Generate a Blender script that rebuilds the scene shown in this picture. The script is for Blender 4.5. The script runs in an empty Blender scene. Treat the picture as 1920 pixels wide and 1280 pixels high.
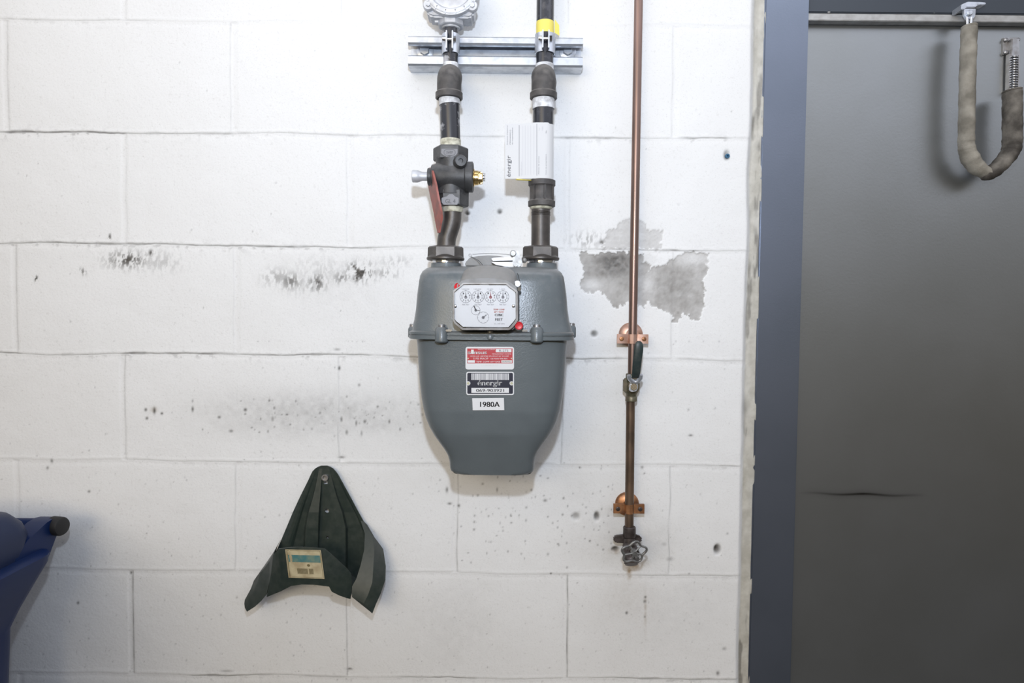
import bpy, bmesh, math, random
import numpy as np
from mathutils import Vector, Matrix

random.seed(7)
SC = bpy.context.scene
COL = SC.collection

# ------------------------------------------------------------------ camera
F = 1300.0
CAM = Vector((0.0, -1.30, 1.40))
PITCH = math.radians(2.40)
ROLL = 0.0098
camd = bpy.data.cameras.new('camera')
camd.sensor_width = 36.0
camd.lens = F * 36.0 / 1920.0
camd.clip_start = 0.02
cam = bpy.data.objects.new('camera', camd)
COL.objects.link(cam)
RM = Matrix.Rotation(math.pi / 2 - PITCH, 3, 'X') @ Matrix.Rotation(ROLL, 3, 'Z')
cam.matrix_world = Matrix.Translation(CAM) @ RM.to_4x4()
SC.camera = cam

# ------------------------------------------------------------------ world, lights, exposure
SC.view_settings.view_transform = 'Standard'
SC.view_settings.look = 'None'
SC.view_settings.gamma = 1.0
SC.view_settings.use_curve_mapping = False
SC.view_settings.exposure = 0.0

W = bpy.data.worlds.new('world')
SC.world = W
W.use_nodes = True
_nt = W.node_tree
_tc = _nt.nodes.new('ShaderNodeTexCoord')
_sx = _nt.nodes.new('ShaderNodeSeparateXYZ')
_cr = _nt.nodes.new('ShaderNodeValToRGB')
_nt.links.new(_tc.outputs['Generated'], _sx.inputs[0])
_mr = _nt.nodes.new('ShaderNodeMapRange')
_mr.inputs['From Min'].default_value = -1.0
_nt.links.new(_sx.outputs['Z'], _mr.inputs['Value'])
_nt.links.new(_mr.outputs[0], _cr.inputs[0])
_cr.color_ramp.elements[0].position = 0.36            # dark lower part of the garage
_cr.color_ramp.elements[0].color = (0.055, 0.040, 0.026, 1)
_cr.color_ramp.elements[1].position = 0.90            # unlit zone overhead
_cr.color_ramp.elements[1].color = (0.12, 0.12, 0.12, 1)
for _p, _c in ((0.49, (0.25, 0.21, 0.15)), (0.58, (0.44, 0.42, 0.38)), (0.655, (2.3, 2.4, 2.75)), (0.71, (2.3, 2.4, 2.75)), (0.78, (0.5, 0.5, 0.5))):
    _e = _cr.color_ramp.elements.new(_p); _e.color = (*_c, 1)
_nt.links.new(_cr.outputs[0], _nt.nodes['Background'].inputs[0])
_nt.nodes['Background'].inputs[1].default_value = 0.62

def look(o, target):
    d = Vector(target) - o.location
    o.rotation_euler = d.to_track_quat('-Z', 'Y').to_euler()

# the photographer's flash, just above the lens and tipped upwards
fl = bpy.data.lights.new('camera_flash', 'SPOT')
fl.energy = 43
fl.color = (0.74, 0.84, 1.0)
fl.shadow_soft_size = 0.022
fl.spot_size = math.radians(150)
fl.spot_blend = 1.0
flo = bpy.data.objects.new('camera_flash', fl)
COL.objects.link(flo)
flo.location = (0.0, -1.30, 1.67)
look(flo, (0.0, 0.0, 2.05))

# warm fluorescent fixture on the ceiling, behind and to the left
la = bpy.data.lights.new('ceiling_fixture_light', 'AREA')
la.shape = 'RECTANGLE'
la.size = 1.2
la.size_y = 0.25
la.energy = 2.5
la.color = (1.0, 0.84, 0.60)
lao = bpy.data.objects.new('ceiling_fixture_light', la)
COL.objects.link(lao)
lao.location = (-1.15, -2.1, 2.55)
look(lao, (-0.4, 0.0, 0.9))

# added area light for flash bounced off the ceiling, just above the picture
lb = bpy.data.lights.new('ceiling_bounce_light', 'AREA')
lb.shape = 'RECTANGLE'
lb.size = 1.9
lb.size_y = 0.35
lb.energy = 5.8
lb.color = (0.86, 0.90, 1.0)
lbo = bpy.data.objects.new('ceiling_bounce_light', lb)
COL.objects.link(lbo)
lbo.location = (-0.05, -0.44, 2.36)

# the lit bays of the garage further back, on the left
lc = bpy.data.lights.new('garage_bay_light', 'AREA')
lc.shape = 'RECTANGLE'
lc.size = 2.4
lc.size_y = 0.9
lc.energy = 52
lc.color = (1.0, 0.82, 0.54)
lco = bpy.data.objects.new('garage_bay_light', lc)
COL.objects.link(lco)
lco.location = (-1.2, -4.4, 2.15)
look(lco, (0.0, 0.0, 1.3))

# ------------------------------------------------------------------ pixel to world helpers
def P(px, py, d=0.0):
    """point at distance d in front of the wall plane seen at this pixel"""
    v = RM @ Vector(((px - 960) / F, -(py - 640) / F, -1.0))
    t = (-d - CAM.y) / v.y
    return CAM + v * t

def K(d):                       # metres per pixel at distance d from the wall
    return (1.30 - d) / F

# ------------------------------------------------------------------ materials
def _n(nt, t, **kw):
    n = nt.nodes.new(t)
    for k, v in kw.items():
        setattr(n, k, v)
    return n

def mat(name, c1, rough=0.5, metal=0.0, c2=None, scale=40.0, detail=5.0, lo=0.4, hi=0.65,
        bump=0.0, bscale=None, dust=None, dustlo=0.2, dustamt=0.7, spec=0.5, rough2=None,
        coat=0.0, stretch=None):
    m = bpy.data.materials.new(name)
    m.use_nodes = True
    nt = m.node_tree
    b = nt.nodes['Principled BSDF']
    b.inputs['Roughness'].default_value = rough
    b.inputs['Metallic'].default_value = metal
    b.inputs['Specular IOR Level'].default_value = spec
    b.inputs['Coat Weight'].default_value = coat
    b.inputs['Base Color'].default_value = (*c1, 1)
    tc = _n(nt, 'ShaderNodeTexCoord')
    src = tc.outputs['Object']
    if stretch:
        mp = _n(nt, 'ShaderNodeMapping')
        mp.inputs['Scale'].default_value = stretch
        nt.links.new(src, mp.inputs['Vector'])
        src = mp.outputs[0]
    col = None
    if c2 is not None:
        no = _n(nt, 'ShaderNodeTexNoise')
        no.inputs['Scale'].default_value = scale
        no.inputs['Detail'].default_value = detail
        nt.links.new(src, no.inputs['Vector'])
        mr = _n(nt, 'ShaderNodeMapRange')
        mr.inputs['From Min'].default_value = lo
        mr.inputs['From Max'].default_value = hi
        nt.links.new(no.outputs[0], mr.inputs['Value'])
        mx = _n(nt, 'ShaderNodeMix', data_type='RGBA')
        mx.inputs['A'].default_value = (*c1, 1)
        mx.inputs['B'].default_value = (*c2, 1)
        nt.links.new(mr.outputs[0], mx.inputs['Factor'])
        col = mx.outputs['Result']
        if rough2 is not None:
            m2 = _n(nt, 'ShaderNodeMapRange')
            m2.inputs['To Min'].default_value = rough
            m2.inputs['To Max'].default_value = rough2
            nt.links.new(mr.outputs[0], m2.inputs['Value'])
            nt.links.new(m2.outputs[0], b.inputs['Roughness'])
    if dust is not None:
        ge = _n(nt, 'ShaderNodeNewGeometry')
        sx = _n(nt, 'ShaderNodeSeparateXYZ')
        nt.links.new(ge.outputs['Normal'], sx.inputs[0])
        nz = _n(nt, 'ShaderNodeTexNoise')
        nz.inputs['Scale'].default_value = 90
        nt.links.new(tc.outputs['Object'], nz.inputs['Vector'])
        ad = _n(nt, 'ShaderNodeMath', operation='ADD')
        nt.links.new(sx.outputs['Z'], ad.inputs[0])
        nt.links.new(nz.outputs[0], ad.inputs[1])
        mr = _n(nt, 'ShaderNodeMapRange')
        mr.inputs['From Min'].default_value = dustlo + 0.5
        mr.inputs['From Max'].default_value = dustlo + 1.1
        mr.inputs['To Max'].default_value = dustamt
        nt.links.new(ad.outputs[0], mr.inputs['Value'])
        mx = _n(nt, 'ShaderNodeMix', data_type='RGBA')
        if col is None:
            mx.inputs['A'].default_value = (*c1, 1)
        else:
            nt.links.new(col, mx.inputs['A'])
        mx.inputs['B'].default_value = (*dust, 1)
        nt.links.new(mr.outputs[0], mx.inputs['Factor'])
        col = mx.outputs['Result']
    if col is not None:
        nt.links.new(col, b.inputs['Base Color'])
    if bump > 0:
        nb = _n(nt, 'ShaderNodeTexNoise')
        nb.inputs['Scale'].default_value = bscale or scale * 4
        nb.inputs['Detail'].default_value = 4
        nt.links.new(src, nb.inputs['Vector'])
        bp = _n(nt, 'ShaderNodeBump')
        bp.inputs['Strength'].default_value = 1.0
        bp.inputs['Distance'].default_value = bump
        nt.links.new(nb.outputs[0], bp.inputs['Height'])
        nt.links.new(bp.outputs[0], b.inputs['Normal'])
    return m

M_iron = mat('malleable iron', (0.060, 0.056, 0.054), 0.55, 0.25, (0.10, 0.092, 0.086), 60, bump=0.0004, bscale=900,
             dust=(0.20, 0.185, 0.17), dustamt=0.75)
M_castv = mat('cast valve iron', (0.045, 0.046, 0.048), 0.45, 0.3, (0.085, 0.085, 0.086), 50, bump=0.0003, bscale=900,
              dust=(0.16, 0.155, 0.15), dustamt=0.5)
M_iron2 = mat('worn iron', (0.065, 0.058, 0.052), 0.42, 0.45, (0.10, 0.088, 0.078), 45, bump=0.0002, bscale=800)
M_castface = mat('bare cast face', (0.17, 0.17, 0.18), 0.5, 0.2)
M_rim = mat('translucent rim', (0.42, 0.41, 0.40), 0.25, 0.0, (0.30, 0.28, 0.26), 50, coat=0.5)
M_ink = mat('embossed dark', (0.06, 0.06, 0.065), 0.6)
M_black = mat('black enamel pipe', (0.012, 0.013, 0.018), 0.22, 0.0, (0.06, 0.06, 0.07), 70, lo=0.55, hi=0.75, spec=0.7, rough2=0.5)
M_blackw = mat('black pipe with white smears', (0.014, 0.015, 0.02), 0.25, 0.0, (0.45, 0.45, 0.47), 38, lo=0.56, hi=0.66, spec=0.7, rough2=0.6)
M_teflon = mat('white thread tape', (0.75, 0.76, 0.78), 0.5, 0, (0.45, 0.45, 0.46), 120)
M_dope = mat('cream thread sealant', (0.62, 0.60, 0.48), 0.6, 0, (0.35, 0.33, 0.25), 140)
M_zinc = mat('zinc plated steel', (0.62, 0.65, 0.70), 0.32, 0.75, (0.48, 0.51, 0.56), 60, rough2=0.5)
M_alum = mat('cast aluminium', (0.62, 0.63, 0.66), 0.5, 0.35, (0.52, 0.53, 0.55), 90, bump=0.0002, bscale=700)
M_chrome = mat('bright metal', (0.75, 0.76, 0.78), 0.16, 1.0)
M_steel = mat('dull steel', (0.42, 0.42, 0.43), 0.35, 0.8, (0.3, 0.29, 0.28), 80)
M_brass = mat('brass', (0.78, 0.56, 0.22), 0.25, 1.0, (0.6, 0.42, 0.18), 90)
M_red = mat('red painted lever', (0.30, 0.085, 0.065), 0.5, 0.0, (0.20, 0.07, 0.055), 80)
M_redcap = mat('red plastic', (0.55, 0.012, 0.02), 0.25)
M_yellow = mat('yellow tape', (0.85, 0.72, 0.14), 0.45)
M_grey = mat('grey meter enamel', (0.116, 0.133, 0.139), 0.29, 0.0, (0.108, 0.124, 0.130), 25, bump=0.00025, bscale=420,
             dust=(0.20, 0.20, 0.195), dustlo=0.16, dustamt=0.6, spec=0.45)
M_hood = mat('dusty index hood', (0.20, 0.20, 0.197), 0.5, 0.0, (0.16, 0.157, 0.15), 60, dust=(0.24, 0.23, 0.215), dustamt=0.7)
M_white = mat('white plate', (0.60, 0.61, 0.63), 0.4)
M_white2 = mat('white label', (0.64, 0.64, 0.64), 0.45)
M_paper = mat('white paper', (0.60, 0.60, 0.60), 0.6)
M_pline = mat('grey print', (0.19, 0.19, 0.21), 0.6)
M_faint = mat('faint print', (0.46, 0.46, 0.48), 0.6)
M_print = mat('black print', (0.04, 0.04, 0.045), 0.5)
M_printred = mat('red print', (0.55, 0.14, 0.10), 0.5)
M_labred = mat('red label field', (0.42, 0.025, 0.035), 0.35)
M_navy = mat('navy label field', (0.016, 0.018, 0.034), 0.3)
M_silver = mat('silver label strip', (0.60, 0.60, 0.58), 0.35, 0.2)
M_rivet = mat('olive rivet', (0.42, 0.41, 0.28), 0.4, 0.3)
M_copper = mat('copper', (0.27, 0.18, 0.15), 0.36, 0.8, (0.17, 0.12, 0.10), 14, lo=0.35, hi=0.7, stretch=(1, 1, 0.35))
M_copbright = mat('copper plated strap', (0.54, 0.35, 0.28), 0.38, 0.6, (0.42, 0.24, 0.17), 60)
M_coprust = mat('tarnished copper strap', (0.42, 0.20, 0.09), 0.4, 0.6, (0.20, 0.09, 0.045), 70)
M_tarn = mat('tarnished brown pipe', (0.16, 0.105, 0.07), 0.42, 0.5, (0.075, 0.052, 0.036), 50, stretch=(1, 1, 0.4))
M_bronze = mat('aged bronze', (0.17, 0.14, 0.095), 0.45, 0.5, (0.09, 0.095, 0.06), 90)
M_clip = mat('dull clip steel', (0.30, 0.30, 0.29), 0.4, 0.3, (0.16, 0.155, 0.15), 120)
M_nut = mat('worn brass nut', (0.34, 0.28, 0.19), 0.4, 0.5, (0.2, 0.16, 0.11), 90)
M_grip = mat('dark green grip', (0.022, 0.036, 0.036), 0.45, 0, (0.045, 0.055, 0.05), 120)
M_wheel = mat('worn handwheel', (0.26, 0.26, 0.25), 0.4, 0.5, (0.15, 0.145, 0.14), 90)
M_spig = mat('dark spigot brass', (0.10, 0.082, 0.078), 0.45, 0.5, (0.045, 0.035, 0.03), 90)
M_green = mat('dark green plastic', (0.020, 0.030, 0.025), 0.42, 0, (0.028, 0.038, 0.030), 45, dust=(0.060, 0.066, 0.060), dustlo=-0.1, dustamt=0.5, spec=0.4)
M_label = mat('aged paper label', (0.50, 0.43, 0.27), 0.6, 0, (0.36, 0.29, 0.17), 60)
M_teal = mat('faded teal band', (0.05, 0.16, 0.16), 0.6, 0, (0.14, 0.21, 0.16), 90)
M_lprint = mat('faded olive print', (0.14, 0.11, 0.045), 0.6)
M_bin = mat('blue plastic', (0.004, 0.016, 0.075), 0.42, 0, (0.006, 0.019, 0.075), 12, spec=0.2)
M_bind = mat('dark blue plastic', (0.010, 0.020, 0.060), 0.5, 0, spec=0.3)
M_rubber = mat('black rubber', (0.012, 0.012, 0.013), 0.6)
M_frame = mat('blue grey frame paint', (0.21, 0.24, 0.30), 0.36, 0.88, (0.195, 0.225, 0.28), 8, spec=0.6, bump=0.0001, bscale=300)
M_head = mat('darker grey head', (0.045, 0.055, 0.07), 0.5)  # head coloured darker than the jamb
M_rail = mat('pale metal strip', (0.46, 0.46, 0.45), 0.45, 0.2, (0.36, 0.35, 0.34), 60)
M_cloth = mat('dirty canvas', (0.17, 0.155, 0.125), 0.85, 0, (0.33, 0.305, 0.255), 24, detail=7, lo=.36, hi=.56, bump=0.0006, bscale=500)
M_cloth2 = mat('grimy canvas', (0.055, 0.048, 0.040), 0.85, 0, (0.22, 0.20, 0.17), 26, detail=7, lo=.42, hi=.64, bump=0.0006, bscale=500)
M_wire = mat('seal wire', (0.12, 0.12, 0.12), 0.4, 0.6)
M_anchor = mat('blue plastic anchor', (0.03, 0.12, 0.22), 0.5)
M_floor = mat('concrete floor', (0.10, 0.095, 0.09), 0.7, 0, (0.07, 0.068, 0.062), 6, bump=0.001, bscale=60)
M_hole = mat('drilled hole', (0.02, 0.02, 0.02), 0.9)

def clear_mat():
    m = bpy.data.materials.new('clear plastic')
    m.use_nodes = True
    nt = m.node_tree
    nt.nodes.remove(nt.nodes['Principled BSDF'])
    out = nt.nodes['Material Output']
    tr = _n(nt, 'ShaderNodeBsdfTransparent')
    gl = _n(nt, 'ShaderNodeBsdfGlossy')
    gl.inputs['Roughness'].default_value = 0.08
    fr = _n(nt, 'ShaderNodeFresnel')
    fr.inputs['IOR'].default_value = 1.45
    mx = _n(nt, 'ShaderNodeMixShader')
    nt.links.new(fr.outputs[0], mx.inputs[0])
    nt.links.new(tr.outputs[0], mx.inputs[1])
    nt.links.new(gl.outputs[0], mx.inputs[2])
    nt.links.new(mx.outputs[0], out.inputs[0])
    return m
M_clear = clear_mat()

# door paint: satin, faint vertical grime and one scuff with its own shape
def door_mat():
    m = mat('grey door paint', (0.355, 0.37, 0.375), 0.35, 0.93, (0.33, 0.343, 0.342), 5, spec=0.6, bump=0.0001, bscale=260)
    nt = m.node_tree
    b = nt.nodes['Principled BSDF']
    old = b.inputs['Base Color'].links[0].from_socket
    at = _n(nt, 'ShaderNodeAttribute', attribute_name='scuff')
    mx = _n(nt, 'ShaderNodeMix', data_type='RGBA')
    nt.links.new(old, mx.inputs['A'])
    mx.inputs['B'].default_value = (0.028, 0.024, 0.020, 1)
    nt.links.new(at.outputs['Fac'], mx.inputs['Factor'])
    nt.links.new(mx.outputs['Result'], b.inputs['Base Color'])
    return m
M_door = door_mat()

# ------------------------------------------------------------------ mesh builder
class MB:
    def __init__(s):
        s.v = []; s.f = []; s.m = []
    def add(s, vs, fs, mi=0):
        o = len(s.v)
        s.v += [Vector(v) for v in vs]
        for f in fs:
            s.f.append([i + o for i in f]); s.m.append(mi)
        return s
    def build(s, name, mats, parent=None, angle=38, flat=False, origin=None):
        if not isinstance(mats, (list, tuple)):
            mats = [mats]
        if parent is not None:
            org = ROOT[parent.name]
        elif origin is not None:
            org = Vector(origin)
        else:
            xs = [v for v in s.v]
            org = sum(xs, Vector()) / len(xs)
        me = bpy.data.meshes.new(name)
        me.from_pydata([tuple(v - org) for v in s.v], [], s.f)
        for m in mats:
            me.materials.append(m)
        me.polygons.foreach_set('material_index', s.m)
        bm = bmesh.new(); bm.from_mesh(me)
        bmesh.ops.recalc_face_normals(bm, faces=bm.faces)
        bm.to_mesh(me); bm.free()
        if not flat:
            me.polygons.foreach_set('use_smooth', [True] * len(me.polygons))
            me.set_sharp_from_angle(angle=math.radians(angle))
        me.update()
        o = bpy.data.objects.new(name, me)
        COL.objects.link(o)
        if parent is not None:
            o.parent = parent
            ROOT[o.name] = org
        else:
            o.location = org
            ROOT[o.name] = org
        return o
ROOT = {}

def tag(o, label=None, cat=None, group=None, kind=None):
    if label: o['label'] = label
    if cat: o['category'] = cat
    if group: o['group'] = group
    if kind: o['kind'] = kind
    return o

def thing(name, loc, label, cat, group=None):
    o = bpy.data.objects.new(name, None)
    o.empty_display_size = 0.03
    COL.objects.link(o)
    o.location = loc
    ROOT[o.name] = Vector(loc)
    return tag(o, label, cat, group)

def frame_of(axis, up=None):
    a = Vector(axis).normalized()
    u = Vector(up) if up is not None else (Vector((0, -1, 0)) if abs(a.y) < 0.9 else Vector((0, 0, 1)))
    u = (u - a * u.dot(a)).normalized()
    return a, u, a.cross(u)

def lathe(mb, p0, axis, prof, n=32, mi=0, up=None, rot=0.0, caps=True, sx=1.0, sy=1.0):
    a, u, w = frame_of(axis, up)
    p0 = Vector(p0)
    vs = []; fs = []
    for (t, r) in prof:
        for k in range(n):
            th = rot + 2 * math.pi * k / n
            vs.append(p0 + a * t + u * (math.cos(th) * r * sx) + w * (math.sin(th) * r * sy))
    for i in range(len(prof) - 1):
        for k in range(n):
            k2 = (k + 1) % n
            fs.append([i * n + k, i * n + k2, (i + 1) * n + k2, (i + 1) * n + k])
    if caps:
        fs.append(list(range(n))[::-1])
        fs.append([(len(prof) - 1) * n + k for k in range(n)])
    mb.add(vs, fs, mi)
    return mb

def cyl(mb, p0, p1, r, n=24, mi=0, bev=0.0, rot=0.0):
    p0 = Vector(p0); p1 = Vector(p1)
    L = (p1 - p0).length
    if bev > 0:
        prof = [(0, r - bev), (bev * 0.35, r - bev * 0.35), (bev, r), (L - bev, r), (L - bev * 0.35, r - bev * 0.35), (L, r - bev)]
    else:
        prof = [(0, r), (L, r)]
    return lathe(mb, p0, p1 - p0, prof, n, mi, rot=rot)

def tube(mb, pts, rad, n=20, mi=0, caps=True, flat=1.0, up=None):
    pts = [Vector(p) for p in pts]
    N = len(pts)
    rad = rad if isinstance(rad, (list, tuple)) else [rad] * N
    tans = []
    for i in range(N):
        a = pts[max(i - 1, 0)]; b = pts[min(i + 1, N - 1)]
        tans.append((b - a).normalized())
    _, u, w = frame_of(tans[0], up)
    vs = []; fs = []
    for i in range(N):
        if i > 0:
            q = tans[i - 1].rotation_difference(tans[i])
            u = q @ u
        u = (u - tans[i] * u.dot(tans[i])).normalized()
        w = tans[i].cross(u)
        for k in range(n):
            th = 2 * math.pi * k / n
            vs.append(pts[i] + u * (math.cos(th) * rad[i]) + w * (math.sin(th) * rad[i] * flat))
    for i in range(N - 1):
        for k in range(n):
            k2 = (k + 1) % n
            fs.append([i * n + k, i * n + k2, (i + 1) * n + k2, (i + 1) * n + k])
    if caps:
        fs.append(list(range(n))[::-1])
        fs.append([(N - 1) * n + k for k in range(n)])
    mb.add(vs, fs, mi)
    return mb

def spline(pts, n=8, closed=False):
    pts = [Vector(p) for p in pts]
    out = []
    N = len(pts)
    rng = N if closed else N - 1
    for i in range(rng):
        if closed:
            p0, p1, p2, p3 = pts[(i - 1) % N], pts[i], pts[(i + 1) % N], pts[(i + 2) % N]
        else:
            p0, p1, p2, p3 = pts[max(i - 1, 0)], pts[i], pts[i + 1], pts[min(i + 2, N - 1)]
        for k in range(n):
            t = k / n
            out.append(0.5 * ((2 * p1) + (p2 - p0) * t + (2 * p0 - 5 * p1 + 4 * p2 - p3) * t * t + (3 * p1 - p0 - 3 * p2 + p3) * t ** 3))
    if not closed:
        out.append(pts[-1])
    return out

def _bm_into(mb, bm, mi):
    bm.verts.ensure_lookup_table()
    vs = [v.co.copy() for v in bm.verts]
    fs = [[v.index for v in f.verts] for f in bm.faces]
    mb.add(vs, fs, mi)
    bm.free()

def prism(mb, pts, y0, y1, bev=0.0, mi=0, seg=2):
    """pts: world (x, z) outline, extruded along y from y0 to y1"""
    bm = bmesh.new()
    a = [bm.verts.new((p[0], y0, p[1])) for p in pts]
    b = [bm.verts.new((p[0], y1, p[1])) for p in pts]
    n = len(pts)
    bm.faces.new(a); bm.faces.new(b[::-1])
    for i in range(n):
        bm.faces.new([a[i], b[i], b[(i + 1) % n], a[(i + 1) % n]])
    bmesh.ops.recalc_face_normals(bm, faces=bm.faces)
    if bev > 0:
        bmesh.ops.bevel(bm, geom=list(bm.edges), offset=bev, segments=seg, affect='EDGES', clamp_overlap=True)
    bm.verts.index_update()
    _bm_into(mb, bm, mi)
    return mb

def pprism(mb, pix, dref, d0, d1, bev=0.0, mi=0):
    """pixel outline read at depth dref, standing from depth d0 to d1"""
    pts = [P(x, y, dref) for x, y in pix]
    return prism(mb, [(p.x, p.z) for p in pts], -d0, -d1, bev, mi)

def boxw(mb, c, size, bev=0.0, mi=0, rot=None):
    bm = bmesh.new()
    bmesh.ops.create_cube(bm, size=1.0)
    bmesh.ops.scale(bm, vec=size, verts=bm.verts)
    if bev > 0:
        bmesh.ops.bevel(bm, geom=list(bm.edges), offset=bev, segments=2, affect='EDGES', clamp_overlap=True)
    if rot is not None:
        bmesh.ops.rotate(bm, cent=(0, 0, 0), matrix=rot, verts=bm.verts)
    bmesh.ops.translate(bm, vec=Vector(c), verts=bm.verts)
    bm.verts.index_update()
    _bm_into(mb, bm, mi)
    return mb

def sphere(mb, c, r, mi=0, n=16, sq=(1, 1, 1)):
    prof = []
    vs = []; fs = []
    m = n // 2
    for i in range(m + 1):
        ph = math.pi * i / m
        for k in range(n):
            th = 2 * math.pi * k / n
            vs.append(Vector(c) + Vector((r * sq[0] * math.sin(ph) * math.cos(th), r * sq[1] * math.sin(ph) * math.sin(th), r * sq[2] * math.cos(ph))))
    for i in range(m):
        for k in range(n):
            k2 = (k + 1) % n
            fs.append([i * n + k, i * n + k2, (i + 1) * n + k2, (i + 1) * n + k])
    bm = bmesh.new()
    bv = [bm.verts.new(v) for v in vs]
    for f in fs:
        bm.faces.new([bv[i] for i in f])
    bmesh.ops.remove_doubles(bm, verts=bm.verts, dist=r * 0.001)
    bmesh.ops.dissolve_degenerate(bm, edges=bm.edges, dist=r * 0.0005)
    bm.verts.index_update()
    _bm_into(mb, bm, mi)
    return mb

_tc = {}
def text_mesh(s):
    if s not in _tc:
        cu = bpy.data.curves.new('t', 'FONT')
        cu.body = s; cu.size = 1.0
        cu.align_x = 'CENTER'; cu.align_y = 'CENTER'
        cu.resolution_u = 3
        ob = bpy.data.objects.new('t', cu)
        COL.objects.link(ob)
        bpy.context.view_layer.update()
        me = bpy.data.meshes.new_from_object(ob.evaluated_get(bpy.context.evaluated_depsgraph_get()))
        vs = [v.co.copy() for v in me.vertices]
        fs = [list(p.vertices) for p in me.polygons]
        if vs:
            x0 = min(v.x for v in vs); x1 = max(v.x for v in vs)
            y0 = min(v.y for v in vs); y1 = max(v.y for v in vs)
            for v in vs:
                v.x = (v.x - (x0 + x1) / 2) / max(x1 - x0, 1e-6)
                v.y = (v.y - (y0 + y1) / 2) / max(y1 - y0, 1e-6)
        bpy.data.objects.remove(ob); bpy.data.curves.remove(cu); bpy.data.meshes.remove(me)
        _tc[s] = (vs, fs)
    return _tc[s]

def text(mb, s, cx, cy, w, h, fn, mi=0, rot=0.0, bold=0.0):
    """s fitted in a w x h pixel box centred at (cx, cy); fn maps pixel to world; rot in degrees ccw"""
    vs, fs = text_mesh(s)
    c = math.cos(math.radians(rot)); sn = math.sin(math.radians(rot))
    out = []
    for v in vs:
        x = v.x * w; y = v.y * h
        out.append(fn(cx + x * c - y * sn, cy - (x * sn + y * c)))
    mb.add(out, fs, mi)
    if bold:
        for q in (-bold, bold):
            text(mb, s, cx + q, cy, w, h, fn, mi, rot)

def quad(mb, x0, y0, x1, y1, fn, mi=0):
    mb.add([fn(x0, y0), fn(x1, y0), fn(x1, y1), fn(x0, y1)], [[0, 3, 2, 1]], mi)

def ring2(mb, cx, cy, r0, r1, fn, mi=0, n=40, a0=0, a1=360):
    vs = []; fs = []
    for k in range(n + 1):
        th = math.radians(a0 + (a1 - a0) * k / n)
        vs.append(fn(cx + r0 * math.cos(th), cy + r0 * math.sin(th)))
        vs.append(fn(cx + r1 * math.cos(th), cy + r1 * math.sin(th)))
    for k in range(n):
        fs.append([2 * k, 2 * k + 1, 2 * k + 3, 2 * k + 2])
    mb.add(vs, fs, mi)

def line2(mb, x0, y0, x1, y1, w, fn, mi=0):
    dx, dy = x1 - x0, y1 - y0
    L = math.hypot(dx, dy) or 1
    nx, ny = -dy / L * w / 2, dx / L * w / 2
    mb.add([fn(x0 + nx, y0 + ny), fn(x1 + nx, y1 + ny), fn(x1 - nx, y1 - ny), fn(x0 - nx, y0 - ny)], [[0, 1, 2, 3]], mi)

def rrect(x0, y0, x1, y1, r, n=5):
    out = []
    for (cx, cy, a) in ((x1 - r, y0 + r, -90), (x1 - r, y1 - r, 0), (x0 + r, y1 - r, 90), (x0 + r, y0 + r, 180)):
        for k in range(n + 1):
            th = math.radians(a + 90 * k / n)
            out.append((cx + r * math.cos(th), cy + r * math.sin(th)))
    return out

def loft(mb, rings, mi=0, caps=(True, True)):
    n = len(rings[0]); vs = [p for r in rings for p in r]; fs = []
    for i in range(len(rings) - 1):
        for k in range(n):
            k2 = (k + 1) % n
            fs.append([i * n + k, i * n + k2, (i + 1) * n + k2, (i + 1) * n + k])
    if caps[0]: fs.append(list(range(n))[::-1])
    if caps[1]: fs.append([(len(rings) - 1) * n + k for k in range(n)])
    mb.add(vs, fs, mi)

def sell(cx, cy, z, a, b, e, n=64):
    """superellipse ring in the x/y plane"""
    out = []
    for k in range(n):
        th = 2 * math.pi * k / n
        c, s = math.cos(th), math.sin(th)
        r = (abs(c) ** e + abs(s) ** e) ** (-1 / e)
        out.append(Vector((cx + a * r * c, cy + b * r * s, z)))
    return out

# ------------------------------------------------------------------ numpy noise
def vnoise(x, y, seed):
    rs = np.random.RandomState(seed)
    g = rs.rand(256, 256)
    xi = np.floor(x).astype(int); yi = np.floor(y).astype(int)
    fx = x - xi; fy = y - yi
    fx = fx * fx * (3 - 2 * fx); fy = fy * fy * (3 - 2 * fy)
    a = g[yi & 255, xi & 255]; b = g[yi & 255, (xi + 1) & 255]
    c = g[(yi + 1) & 255, xi & 255]; d = g[(yi + 1) & 255, (xi + 1) & 255]
    return (a * (1 - fx) + b * fx) * (1 - fy) + (c * (1 - fx) + d * fx) * fy
def fbm(x, y, seed, oct=4):
    s = 0; a = 1; t = 0
    for i in range(oct):
        s = s + a * vnoise(x * 2 ** i + 37.1 * i, y * 2 ** i + 11.7 * i, seed + i); t += a; a *= 0.5
    return s / t
def sst(a, b, x):
    t = np.clip((x - a) / (b - a), 0, 1)
    return t * t * (3 - 2 * t)

# ------------------------------------------------------------------ the wall
XE = P(1398, 640).x            # right edge of the painted blocks
XF = P(1421, 640).x            # left edge of the door frame
BED_PY = [43, 253, 463, 668, 867, 1072, 1268]
BEDS = [P(700, y).z for y in BED_PY]
step = (BEDS[0] - BEDS[-1]) / 6

def seg(a, b, s):
    return np.arange(a, b, s)
gx = np.concatenate([seg(-2.6, -1.02, 0.04), seg(-1.02, XF + 0.004, 0.0018), [XF + 0.004]])
zz = [seg(0.0, 0.66, 0.03)]
zf = [0.66]
while zf[-1] < 2.03:
    near = min(abs(zf[-1] - b) for b in BEDS)
    zf.append(zf[-1] + (0.00085 if near < 0.009 else 0.0021))
gz = np.concatenate([zz[0], np.array(zf), seg(2.05, 2.75, 0.03), [2.75]])
X, Z = np.meshgrid(gx, gz)
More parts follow.
